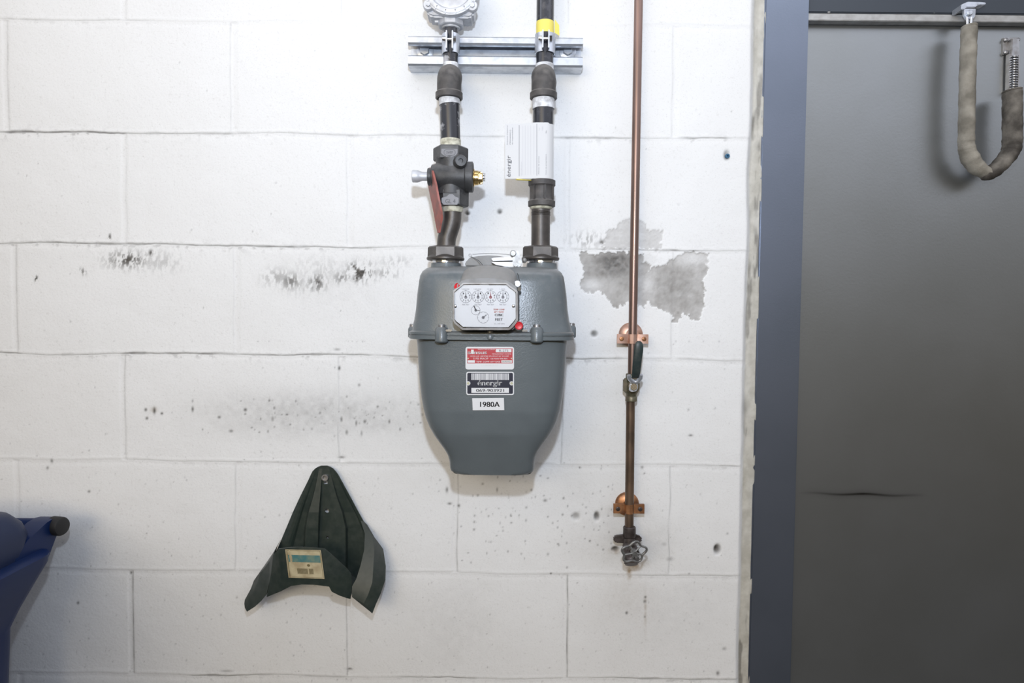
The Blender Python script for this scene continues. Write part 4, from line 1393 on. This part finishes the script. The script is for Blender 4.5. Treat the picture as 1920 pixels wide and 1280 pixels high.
for k in range(len(rim)):
    a, b = rim[k], rim[(k + 1) % len(rim)]
    fs.append([a, N1 + a, N1 + b, b])
tg.add(vs, fs, 0)
ft = lambda x, y: tagpt(x, y, .0003)
text(tg, 'énergir', 955, 311, 40, 9.5, ft, 1, 90, bold=.1)
text(tg, "Étiquette d'appareil", 951.2, 252.5, 36, 2.8, ft, 1, 90)
text(tg, "d'abonnement et", 956.2, 256.5, 28, 2.8, ft, 1, 90)
text(tg, 'de responsabilité', 961.0, 254.5, 32, 2.8, ft, 1, 90)
for (x, y0, y1, mi, w) in ((973.5, 234, 330, 1, .8), (1006.5, 232, 329, 1, .7), (985, 235, 328, 2, .5), (995, 235, 328, 2, .5), (980, 235, 328, 2, .4), (990, 235, 328, 2, .4), (1001, 235, 328, 2, .4)):
    for k in range(6):
        ya = y0 + (y1 - y0) * k / 6; yb = y0 + (y1 - y0) * (k + 1) / 6
        line2(tg, x, ya, x, yb, w, ft, mi)
text(tg, 'Identification', 977.5, 316, 26, 2.0, ft, 2, 90)
text(tg, 'Adresse de service', 1010, 310, 34, 2.2, ft, 1, 90)
text(tg, 'Nom du propriétaire', 1024, 308, 38, 2.2, ft, 1, 90)
text(tg, 'App.', 1011, 242, 6, 2.2, ft, 2, 90); text(tg, 'Ville', 1017, 241, 8, 2.2, ft, 2, 90); text(tg, 'No', 1024, 247, 5, 2.4, ft, 1, 90)
to = tg.build('paper_tag', [M_paper, M_pline, M_faint], flat=False, angle=50)
tag(to, 'white utility paper tag wrapped round the right gas pipe above the coupling', 'tag')
st = MB()
a = P(960, 337, DL + .012); b = P(1004, 337, DL + .006)
tube(st, [P(968, 336.5, DL + .018), P(985, 337.5, DL + .014), P(1002, 338, DL + .010)], .0028, 8, 0, flat=.4)
so2 = st.build('tie_strap', M_yellow)
tag(so2, 'short yellow tie strap behind the bottom edge of the paper tag', 'strap')

# ------------------------------------------------------------------ copper line
DCu = .030
cp = thing('copper_pipe', P(1190, 350, DCu), 'bright copper water pipe running down the wall from the top edge', 'pipe')
m = MB()
pth = [P(1198, -30, DCu), P(1197, 0, DCu), P(1193.5, 210, DCu), P(1190, 400, DCu), P(1187.3, 540, DCu), P(1185.5, 640, DCu), P(1184.5, 706, DCu)]
# a straight pipe: keep its foot and top
a, b = pth[0], pth[-1]
a = Vector((P(1197, 0, DCu).x, -DCu - .002, a.z)); b0 = P(1186, 640, DCu)
a = a + (a - b0) * ((2.70 - a.z) / (a.z - b0.z)); b = Vector((P(1186, 640, DCu).x, -DCu, b.z))
tube(m, [a + (b - a) * (k / 12) for k in range(13)], 7.9 * K(DCu), 28)
m.build('pipe', M_copper, cp)
bp_ = thing('brown_water_pipe', P(1181, 990, DCu), 'tarnished brown water pipe between the lever valve and the spigot', 'pipe')
m = MB()
a = P(1182.5, 735, DCu); b = P(1179.5, 1000, DCu)
tube(m, [a + (b - a) * (k / 8) for k in range(9)], 8.3 * K(DCu), 28)
m.build('pipe', M_tarn, bp_)

def bell_hanger(cx, cy, lab, M1, body=None):
    root = thing('bell_hanger', P(cx, cy, 0), lab, 'pipe hanger', 'copper pipe hangers')
    m = MB()
    c = P(cx - 3, cy - 2, .005)
    lathe(m, (c.x, -.0005, c.z), (0, -1, 0), [(0, .0225), (.003, .0225), (.0045, .021), (.006, .019), (.0085, .012), (.010, .006), (.019, .006), (.020, .012)], 36)
    m.build('base_bell', M1, root)
    k = K(.035)
    for nm, y in (('rear_strap', -.0205), ('front_strap', -.034)):
        s = MB()
        W2 = .0285; h = .0085
        pts = []
        prof = []
        R = 7.9 * K(DCu) + .0006
        xs_ = [-W2, -W2 + .004, -R - .003, -R, -R * .7, 0, R * .7, R, R + .003, W2 - .004, W2]
        sgn = -1 if nm == 'front_strap' else 1
        cc_ = P(cx, cy + 6, .030)
        yb = cc_.y + sgn * .0012
        t_ = .0018
        ys2 = []
        for xx in xs_:
            if abs(xx) <= R + 1e-6:
                ys2.append(cc_.y + sgn * math.sqrt(max(R * R - xx * xx, 0)) + sgn * .0004)
            else:
                ys2.append(yb)
        ring = [(xx, yy) for xx, yy in zip(xs_, ys2)] + [(xx, yy + sgn * t_) for xx, yy in list(zip(xs_, ys2))[::-1]]
        zc = cc_.z
        r0 = [Vector((cc_.x + x_, y_, zc - h)) for x_, y_ in ring]; r1 = [Vector((cc_.x + x_, y_, zc + h)) for x_, y_ in ring]
        loft(s, [r0, r1])
        s.build(nm, M1, root, angle=30)
    for sx_ in (-1, 1):
        s = MB()
        q = cc_ + Vector((sx_ * .0205, -.003, 0))
        lathe(s, q, (0, -1, 0), [(0, .0042), (.0012, .004), (.0018, .003), (.0018, .0012), (.0010, .0010)], 16)
        s.build('screw', M_coprust if M1 is M_copbright else M_spig, root)
    return root
bell_hanger(1186, 629, 'bright copper bell hanger holding the pipe beside the black valve grip', M_copbright)
bell_hanger(1179, 947, 'rusty copper bell hanger holding the pipe above the spigot', M_coprust)

# ball valve
bv = thing('ball_valve', P(1186, 722, DCu), 'small aged bronze ball valve with a dark grip lever on the water pipe', 'valve')
m = MB(); k3 = K(.035)
c = P(1183.5, 752, DCu)
hh = P(1184, 700, DCu).z - c.z
lathe(m, c, (0, 0, 1), [(0, 10.3 * k3), (.001, 11.2 * k3), (.008, 11.2 * k3), (.010, 9.8 * k3), (.014, 10.5 * k3), (.018, 13.5 * k3), (.024, 15.5 * k3), (.034, 15.5 * k3), (.040, 13 * k3), (.044, 11 * k3), (hh - .001, 11 * k3), (hh, 9.5 * k3)], 28)
boxw(m, P(1172.5, 722, .034), (.008, .014, .026), .0025)
lathe(m, P(1187, 724, .040), (0, -1, 0), [(0, .010), (.010, .010), (.011, .007), (.014, .007)], 20)
m.build('valve_body', M_bronze, bv, angle=40)
m = MB()
pprism(m, [(1181, 716), (1195, 716), (1196, 728), (1193, 733), (1184, 735), (1179, 731)], .055, .0535, .0565, .0008)
tube(m, [P(1179, 703, .066), P(1180, 709, .064), P(1184, 714, .060), P(1190, 716, .058), P(1197, 714, .060), P(1201, 708, .064), P(1202, 702, .067)], [.0035, .0038, .0042, .0042, .0042, .0038, .0034], 14)
m.build('lever_plate', M_zinc, bv, angle=35)['label'] = 'pale steel lever end'
m = MB()
lathe(m, P(1188, 724.5, .056), (0, -1, 0), [(0, .0065), (.005, .0065), (.0055, .0058)], 6)
lathe(m, P(1188, 724.5, .061), (0, -1, 0), [(0, .0032), (.003, .0028)], 14)
m.build('lever_nut', M_nut, bv, angle=30)
m = MB()
gp = [P(1191.5, 708, .063), P(1193, 696, .070), P(1195, 676, .077), P(1197.5, 656, .080), P(1198, 648, .0805), P(1198, 642, .0805), P(1198, 639, .0805)]
rx = [7.5, 8.0, 8.4, 8.6, 8.3, 6.2, 2.6]
rings = []
for p_, r_ in zip(gp, rx):
    r2 = r_ * K(.075)
    rings.append([Vector((p_.x + math.cos(t) * r2, p_.y + math.sin(t) * r2 * .45, p_.z)) for t in [2 * math.pi * q / 20 for q in range(20)]])
loft(m, rings)
m.build('grip', M_grip, bv, angle=60)['label'] = 'dark green rubber grip'

# spigot
sp = thing('hose_spigot', P(1182, 1035, .03), 'old brown hose spigot with a lobed handwheel at the foot of the water pipe', 'spigot')
m = MB()
c = P(1180, 1006, .032)
lathe(m, c, (0, 0, 1), [(0, 11.2 * k3), (.001, 12 * k3), (.018, 12 * k3), (.0195, 10.5 * k3)], 24)
pl = []
for (x, y) in [(1150, 1011), (1151, 1006.5), (1155, 1004), (1163, 1003.5), (1172, 1002), (1190, 1002), (1197, 1003.5), (1202, 1006), (1204.5, 1011), (1202.5, 1015.5), (1196, 1018), (1187, 1019), (1172, 1019), (1163, 1017.5), (1155, 1017.5), (1151, 1015)]:
    pl.append((x, y))
pprism(m, pl, .026, .018, .028, .002)
body = spline([P(1180, 1008, .03), P(1180, 1022, .032), P(1181, 1036, .038), P(1183, 1048, .050), P(1184, 1058, .056)], 5)
tube(m, body, [.011] * 5 + [.0125] * 6 + [.012] * 5 + [.0115] * (len(body) - 16), 24)
tube(m, [P(1183, 1046, .050), P(1184, 1056, .054)], [.013, .0135], 24)
lathe(m, P(1185, 1028, .04), (0.25, -1, -.35), [(0, .010), (.008, .010), (.010, .008), (.016, .008)], 20)
m.build('spigot_body', M_spig, sp, angle=40)
m = MB()
sx0 = P(1185.5, 1033, .055); axh = Vector((.20, -1, -.25)).normalized()
lathe(m, P(1185, 1030, .045), axh, [(0, .0035), (.03, .0035)], 14)
m.build('stem', M_wheel, sp)
m = MB()
hc = P(1188.5, 1035, .078)
a_, u_, w_ = frame_of(axh, (0, 0, 1))
NP = 120; pts = []
for q in range(NP):
    th = 2 * math.pi * q / NP
    r_ = .0192 + .0026 * math.cos(5 * th + .4)
    pts.append(hc + u_ * math.cos(th) * r_ * 1.0 + w_ * math.sin(th) * r_ * 1.12)
pts.append(pts[0]); 
tube(m, pts, .0021, 10, caps=False)
for q in range(5):
    th = 2 * math.pi * (q + .5) / 5 - .08
    r_ = .0165
    tube(m, [hc + a_ * .002, hc + u_ * math.cos(th) * r_ + w_ * math.sin(th) * r_ * 1.12], [.0022, .0014], 8)
lathe(m, hc - a_ * .004, a_, [(0, .005), (.006, .005), (.007, .004), (.009, .004)], 16)
m.build('handwheel', M_wheel, sp, angle=60)['label'] = 'worn grey lobed handwheel'

# ------------------------------------------------------------------ wall anchor
m = MB(); q = P(1363, 293, -.001)
lathe(m, q, (0, -1, 0), [(0, .0042), (.004, .0042), (.0045, .0036), (.0045, .002), (.001, .0015), (.001, .0002)], 16)
tag(m.build('wall_anchor', M_anchor), 'blue plastic wall plug left in the block near the door jamb', 'wall plug')

# ------------------------------------------------------------------ green hose hanger
hg = thing('hose_hanger', P(608, 900, .0), 'dark green plastic garden hose hanger screwed to the wall', 'hose hanger')
def grid_solid(mb, rows, th=.003, mi=0):
    """rows of (px, py, d); thickened straight back"""
    nr = len(rows); nc = len(rows[0])
    f = [[P(*p) for p in r] for r in rows]
    vs = [p for r in f for p in r] + [p + Vector((0, th, 0)) for r in f for p in r]
    N = nr * nc; fs = []
    for j in range(nr - 1):
        for i in range(nc - 1):
            a = j * nc + i
            fs.append([a, a + 1, a + nc + 1, a + nc]); fs.append([N + a, N + a + nc, N + a + nc + 1, N + a + 1])
    rim = [i for i in range(nc)] + [j * nc + nc - 1 for j in range(1, nr)] + [(nr - 1) * nc + i for i in range(nc - 2, -1, -1)] + [j * nc for j in range(nr - 2, 0, -1)]
    for k in range(len(rim)):
        a, b = rim[k], rim[(k + 1) % len(rim)]
        fs.append([a, N + a, N + b, b])
    mb.add(vs, fs, mi)
m = MB()
ys = [873, 875, 878, 883, 890, 900, 930, 960, 990, 1015, 1040, 1070, 1090]
Lx = [602, 596, 591, 586, 582.5, 578, 563, 549, 536.5, 526, 515, 505, 503]
Rx = [613, 619, 624, 629, 634, 639.5, 656, 672, 688.5, 700, 706, 700, 690]
rows = []
ribs = [(0.0, .004), (.05, .008), (.09, .008), (.12, .007), (.15, .004), (.245, .004), (.265, .020), (.40, .021), (.43, .012), (.46, .010), (.62, .012), (.73, .012), (.755, .003), (.93, .003), (.96, .006), (1.0, .007)]
for y, l, r in zip(ys, Lx, Rx):
    t = max(0, min(1, (y - 880) / 90))
    row = []
    for i, (fx, d) in enumerate(ribs):
        # ribs run nearly parallel down the plate
        xr = [0, 0, 0, 0, 556, 569, 572, 596, 599, 603, 630, 648, 652, 680, 0, 0][i]
        x = l + (r - l) * fx
        if xr and y > 940:
            xt = xr + (y - 1000) * (0.0 if 4 < i < 13 else (-.25 if i < 6 else .2))
            w_ = min(1, (y - 940) / 70)
            x = x * (1 - w_) + xt * w_
        x = min(max(x, l), r)
        dd = .014 * (1 - t) + (d + .004) * t
        row.append((x, y, dd))
    # keep columns ordered
    for i in range(1, len(row)):
        if row[i][0] <= row[i - 1][0]:
            row[i] = (row[i - 1][0] + .4, row[i][1], row[i][2])
    rows.append(row)
grid_solid(m, rows, .0025)
plate_o = m.build('back_plate', M_green, hg, angle=40)
# cut the screw holes through
def drill(obj, specs):
    cm = MB()
    for (px, py, r, h2) in specs:
        a = P(px, py, .0) ; p0 = P(px, py, .02)
        cyl(cm, (p0.x, .01, p0.z), (p0.x, -.08, p0.z), r, 20)
        if h2:
            p1 = P(px + .5, py + h2, .02)
            boxw(cm, (p1.x, -.03, (p0.z + p1.z) / 2), (r * 1.5, .1, abs(p0.z - p1.z)), 0)
    c = cm.build('cutter', M_green)
    md = obj.modifiers.new('b', 'BOOLEAN'); md.operation = 'DIFFERENCE'; md.object = c; md.solver = 'EXACT'
    try: md.use_self = True
    except Exception: pass
    bpy.context.view_layer.update()
    nm = bpy.data.meshes.new_from_object(obj.evaluated_get(bpy.context.evaluated_depsgraph_get()))
    obj.modifiers.clear()
    if len(nm.polygons) > 50:
        nm.polygons.foreach_set('use_smooth', [False] * len(nm.polygons))
        obj.data = nm
    bpy.data.objects.remove(c)
drill(plate_o, [(608.5, 897, .0048, 12), (611.5, 959, .0042, 0), (612.5, 1009, .0025, 0)])
m = MB()
top = [(512, 1040, .062), (522, 1029, .082), (545, 1026, .090), (565, 1025.5, .093), (590, 1026.5, .093), (608, 1028.5, .090), (622, 1040, .086), (637, 1054, .078), (650, 1066, .072), (658, 1076, .066)]
mid = [(508, 1076, .064), (526, 1068, .082), (545, 1063, .092), (566, 1062, .095), (592, 1062, .095), (615, 1066, .092), (628, 1078, .086), (640, 1088, .078), (652, 1096, .072), (660, 1101, .066)]
bot = [(500, 1119, .062), (527, 1108, .080), (546, 1098, .089), (566, 1095.5, .092), (590, 1096, .092), (617, 1099.5, .089), (622, 1109, .084), (636, 1116, .078), (650, 1121, .072), (657, 1122.5, .066)]
grid_solid(m, [top, mid, bot], .003)
m.build('front_flange', M_green, hg, angle=25)
m = MB()    # the saddle the hose lies on
A = [P(*p) + Vector((0, .001, 0.004)) for p in bot]
B = [Vector((p.x, -.012, p.z + .012)) for p in A]
rowsw = [A, [(a * .5 + b * .5) + Vector((0, 0, .002)) for a, b in zip(A, B)], B]
vs = [p for r in rowsw for p in r]; N = len(vs); nc = len(A)
vs += [p + Vector((0, 0, -.003)) for p in vs]
fs = []
for j in range(2):
    for i in range(nc - 1):
        a_i = j * nc + i
        fs.append([a_i, a_i + 1, a_i + nc + 1, a_i + nc]); fs.append([N + a_i, N + a_i + nc, N + a_i + nc + 1, N + a_i + 1])
rimk = list(range(nc)) + [2 * nc - 1, 3 * nc - 1] + [2 * nc + i for i in range(nc - 2, -1, -1)] + [nc]
for k in range(len(rimk)):
    a_i, b_i = rimk[k], rimk[(k + 1) % len(rimk)]
    fs.append([a_i, N + a_i, N + b_i, b_i])
m.add(vs, fs)
m.build('saddle', M_green, hg, angle=40)
m = MB()
grid_solid(m, [[(526, 1012, .010), (519, 1024, .030), (513, 1038, .060)], [(512, 1036, .012), (505, 1052, .035), (509, 1076, .062)], [(497, 1058, .018), (488, 1074, .038), (503, 1100, .062)],
               [(476, 1088, .026), (481, 1098, .040), (500, 1114, .060)], [(470, 1104, .030), (476, 1112, .042), (490, 1126, .056)], [(459, 1124, .036), (461, 1132, .044), (478, 1137, .052)], [(458, 1131, .038), (459, 1139, .044), (463, 1146.5, .050)]], .003)
m.build('wing', M_green, hg, angle=30)
m = MB()
grid_solid(m, [[(676, 975, .010), (682, 978, .012), (688, 984, .010)], [(684, 1000, .024), (698, 1003, .026), (704, 1012, .016)], [(683, 1030, .040), (702, 1030, .042), (718, 1030, .022)], [(676, 1060, .052), (700, 1062, .054), (723, 1062, .034)],
               [(668, 1085, .060), (698, 1092, .064), (722, 1088, .044)], [(660, 1099, .066), (690, 1115, .070), (714, 1112, .054)], [(660, 1119, .068), (682, 1131, .072), (705, 1132, .062)], [(690, 1143, .068), (695, 1147, .070), (698, 1150, .066)]], .003)
m.build('wing', M_green, hg, angle=30)
m = MB()
q4 = [(534.5, 1029.5), (601.5, 1031), (608.5, 1085), (541, 1082.5)]
def fl4(u, v, off=0.0):
    x = (q4[0][0] * (1 - u) + q4[1][0] * u) * (1 - v) + (q4[3][0] * (1 - u) + q4[2][0] * u) * v
    y = (q4[0][1] * (1 - u) + q4[1][1] * u) * (1 - v) + (q4[3][1] * (1 - u) + q4[2][1] * u) * v
    d = np.interp(x, [p[0] for p in mid], [.5 * (p[2] + q[2]) for p, q in zip(mid, top)]) * .5 + np.interp(x, [p[0] for p in mid], [p[2] for p in mid]) * .5
    return P(x, y, float(d) + .0022 + off)
vs = []; fs = []
for off in (.0, -.0025):
    for j in range(5):
        for i in range(9): vs.append(fl4(i / 8, j / 4, off))
for j in range(4):
    for i in range(8):
        a = j * 9 + i; fs.append([a, a + 1, a + 10, a + 9])
rimk = list(range(9)) + [17, 26, 35, 44] + [36 + i for i in range(7, -1, -1)] + [27, 18, 9]
for k in range(len(rimk)):
    a, b = rimk[k], rimk[(k + 1) % len(rimk)]
    fs.append([a, 45 + a, 45 + b, b])
m.add(vs, fs, 0)
def gq(u0, v0, u1, v1, mi, off=.0004):
    n = 6
    for i in range(n):
        a = u0 + (u1 - u0) * i / n; b = u0 + (u1 - u0) * (i + 1) / n
        m.add([fl4(a, v0, off), fl4(b, v0, off), fl4(b, v1, off), fl4(a, v1, off)], [[0, 1, 2, 3]], mi)
gq(.06, .19, .95, .44, 1)
for k in range(26):
    if k in (17, 18): continue
    u = .27 + .45 * k / 26
    v0 = .66
    m.add([fl4(u, v0, .0004), fl4(u + .010, v0, .0004), fl4(u + .010, .85, .0004), fl4(u, .85, .0004)], [[0, 1, 2, 3]], 2)
lf = lambda x, y: fl4(x, y, .0004)
ring2(m, .60, .545, 0, .045, lf, 2, 14)
for (y, a, b) in ((.03, .04, .97), (.965, .10, .94)):
    gq(a, y, b, y + .012, 2)
for xx in (.035, .965):
    m.add([fl4(xx, .04, .0004), fl4(xx + .010, .04, .0004), fl4(xx + .010, .96, .0004), fl4(xx, .96, .0004)], [[0, 1, 2, 3]], 2)
m.build('paper_label', [M_label, M_teal, M_lprint], hg, angle=60)['label'] = 'yellowed paper label with teal band'
m = MB(); q = P(608.5, 896, .020)
lathe(m, (q.x, -.014, q.z), (0, -1, 0), [(0, .0062), (.004, .0066), (.005, .006), (.005, .0040), (.001, .0036), (.001, .0002)], 22)
m.build('screw', M_steel, hg)

# ------------------------------------------------------------------ blue wheeled bin
bn = thing('wheeled_bin', (-1.12, -.42, 0), 'blue plastic wheeled recycling bin at the left edge, its handle towards the wall', 'bin')
def rr3(x0, x1, y0, y1, z, r, n=6):
    out = []
    for (cx, cy, a) in ((x1 - r, y1 - r, 0), (x0 + r, y1 - r, 90), (x0 + r, y0 + r, 180), (x1 - r, y0 + r, 270)):
        for k in range(n + 1):
            th = math.radians(a + 90 * k / n)
            out.append(Vector((cx + r * math.cos(th), cy + r * math.sin(th), z)))
    return out
zr = P(90, 1030, .12).z           # rim
m = MB()
XB = P(40, 1140, .15).x
Y1 = -.145; Y0 = -.72
rings = [rr3(-1.37, XB - .035, Y0 + .07, Y1 - .03, .01, .04), rr3(-1.38, XB - .03, Y0 + .06, Y1 - .025, .05, .04), rr3(-1.43, XB, Y0, Y1, zr - .115, .045),
         rr3(-1.435, XB + .012, Y0 - .005, Y1 + .006, zr - .085, .045), rr3(-1.44, XB + .030, Y0 - .01, Y1 + .022, zr - .045, .05), rr3(-1.445, XB + .042, Y0 - .012, Y1 + .036, zr - .015, .05),
         rr3(-1.445, XB + .044, Y0 - .012, Y1 + .038, zr, .05), rr3(-1.44, XB + .038, Y0 - .008, Y1 + .032, zr + .004, .05)]
loft(m, rings)
m.build('bin_body', M_bin, bn, angle=45)
m = MB()
zt = P(40, 972, .2).z
rings = [rr3(-1.44, XB + .020, Y0 - .005, Y1 + .012, zr + .004, .05), rr3(-1.44, XB + .024, Y0 - .006, Y1 + .014, zr + .040, .05), rr3(-1.44, XB + .018, Y0 - .002, Y1 + .010, zr + .058, .05),
         rr3(-1.42, XB + .006, Y0 + .02, Y1 - .002, zr + .074, .05), rr3(-1.38, XB - .03, Y0 + .06, Y1 - .04, zr + .088, .05)]
loft(m, rings)
m.build('lid', M_bind, bn, angle=35)
# handle: bar along the back, two arms and the hinge lugs
ch = P(112, 985, .088)
m = MB()
xg = ch.x
cyl(m, (xg - .03, -.088, ch.z), (-1.40, -.088, ch.z), .0125, 24)
m.build('handle_bar', M_bin, bn)
for x_ in (xg - .020, -1.40):
    s = MB()
    # arm: profile in the y/z plane, extruded along x
    prof = [(-.070, ch.z + .004), (-.078, ch.z + .013), (-.092, ch.z + .015), (-.112, ch.z + .013), (-.160, zr + .030), (-.190, zr + .010), (-.190, zr - .03), (-.150, zr - .035), (-.112, zr - .020), (-.086, ch.z - .016), (-.074, ch.z - .008)]
    r0 = [Vector((x_ - .020, y, z)) for y, z in prof]; r1 = [Vector((x_ + .014, y, z)) for y, z in prof]
    loft(s, [r0, r1])
    s.build('handle_arm', M_bin, bn, angle=35)
m = MB()
lathe(m, (xg - .012, -.088, ch.z), (1, -.25, 0), [(0, .0165), (.018, .0165), (.021, .015), (.0225, .011)], 28)
m.build('end_cap', M_rubber, bn)
for yy in (-.205,):
    m = MB(); lathe(m, (XB - .065, -.160, .10), (1, 0, 0), [(0, .08), (.004, .1), (.045, .1), (.049, .08)], 36)
    m.build('wheel', M_rubber, bn)

# ------------------------------------------------------------------ door holding chain in its canvas sleeve
dc = thing('door_chain', P(1817, 30, .0), 'door chain in a dirty canvas sleeve hanging in a U on the grey door', 'door chain')
DD = .012
m = MB()
pts = [P(1817.5, 48, DD), P(1817, 60, DD), P(1815.5, 100, DD + .002), P(1814, 150, DD + .003), P(1813, 200, DD + .003), P(1812, 250, DD + .002), P(1812, 272, DD), P(1817, 292, DD - .001), P(1831, 313, DD - .002), P(1852, 326, DD - .002)]
path = spline(pts, 8)
rad = []
for i, p in enumerate(path):
    t = i / (len(path) - 1)
    r = np.interp(t, [0, .04, .5, .72, .80, .9, 1], [15.0, 16.6, 16.8, 17.5, 19.5, 18.0, 14])
    rad.append((r + .5 * math.sin(i * .9) + .35 * math.sin(i * 2.3)) * K(DD))
tube(m, path, rad, 28, flat=.72)
m.build('sleeve', M_cloth, dc, angle=70)['label'] = 'beige canvas sleeve, the longer leg'
m = MB()
pts = [P(1897.5, 168, DD), P(1898, 180, DD), P(1898, 220, DD + .002), P(1898, 262, DD + .002), P(1895, 283, DD), P(1880, 304, DD - .001), P(1862, 321, DD - .002), P(1850, 327, DD - .002), P(1843, 326, DD - .003)]
path = spline(pts, 8)
rad = []
for i, p in enumerate(path):
    t = i / (len(path) - 1)
    r = np.interp(t, [0, .03, .45, .6, .75, .9, 1], [17.5, 19.5, 19.8, 18.5, 17.5, 15.0, 11])
    rad.append((r + .6 * math.sin(i * 1.1) + .4 * math.sin(i * 2.7)) * K(DD))
tube(m, path, rad, 28, flat=.72)
m.build('sleeve', M_cloth2, dc, angle=70)['label'] = 'grimy grey canvas sleeve, the shorter leg'
# header bracket and eye
m = MB()
pprism(m, [(1796, 13), (1808, 7.5), (1832, 8), (1842, 9), (1842, 12.5), (1826, 14), (1822, 18), (1806, 18), (1801, 22), (1796, 22)], 0, -.018, .010, .001)
pprism(m, [(1807, 17), (1829, 17), (1828, 30), (1824, 36), (1812, 36), (1807, 28)], .008, .003, .010, .001)
lathe(m, P(1817, 25, .010), (0, -1, 0), [(0, .0052), (.003, .0052), (.004, .004)], 16)
m.build('head_bracket', M_zinc, dc, angle=30)
m = MB()
for dx_ in (-4, 4):
    tube(m, [P(1817 + dx_, 32, .009), P(1817 + dx_ * .9, 42, .010), P(1817 + dx_ * .8, 52, .011)], .0022, 10)
m.build('chain_link', M_chrome, dc)
# spring end on the door
m = MB()
pprism(m, [(1881.5, 70), (1912, 70), (1912, 102), (1896, 102), (1895, 104), (1881.5, 102)], -.029, -.033, -.029, .0008)
for (x, y) in ((1885.5, 75), (1885.5, 98.5), (1908, 75), (1893, 100)):
    lathe(m, P(x, y, -.028), (0, -1, 0), [(0, .004), (.002, .0036), (.003, .002)], 14)
pprism(m, [(1897, 72), (1911, 72), (1912, 100), (1908, 106), (1896, 106)], -.018, -.030, -.017, .0012)
m.build('door_bracket', M_steel, dc, angle=30)
m = MB()
pprism(m, [(1892.5, 100), (1895.5, 100), (1894.5, 170), (1891, 170)], -.020, -.030, -.020, .0006)
pprism(m, [(1909.5, 100), (1912.5, 100), (1911.5, 170), (1908.5, 170)], -.020, -.030, -.020, .0006)
pprism(m, [(1892.5, 102), (1912.5, 102), (1911.5, 170), (1891, 170)], -.028, -.032, -.027, .0006)
m.build('spring_channel', M_steel, dc, angle=30)
m = MB()
pts = []
for k in range(14 * 12 + 1):
    th = 2 * math.pi * k / 12
    q = P(1902 - (k / 168) * 1.5, 104 + 64 * k / 168, -.019)
    pts.append(q + Vector((math.cos(th) * .0055, math.sin(th) * .0055, 0)))
tube(m, pts, .0013, 8)
m.build('spring', M_chrome, dc, angle=60)
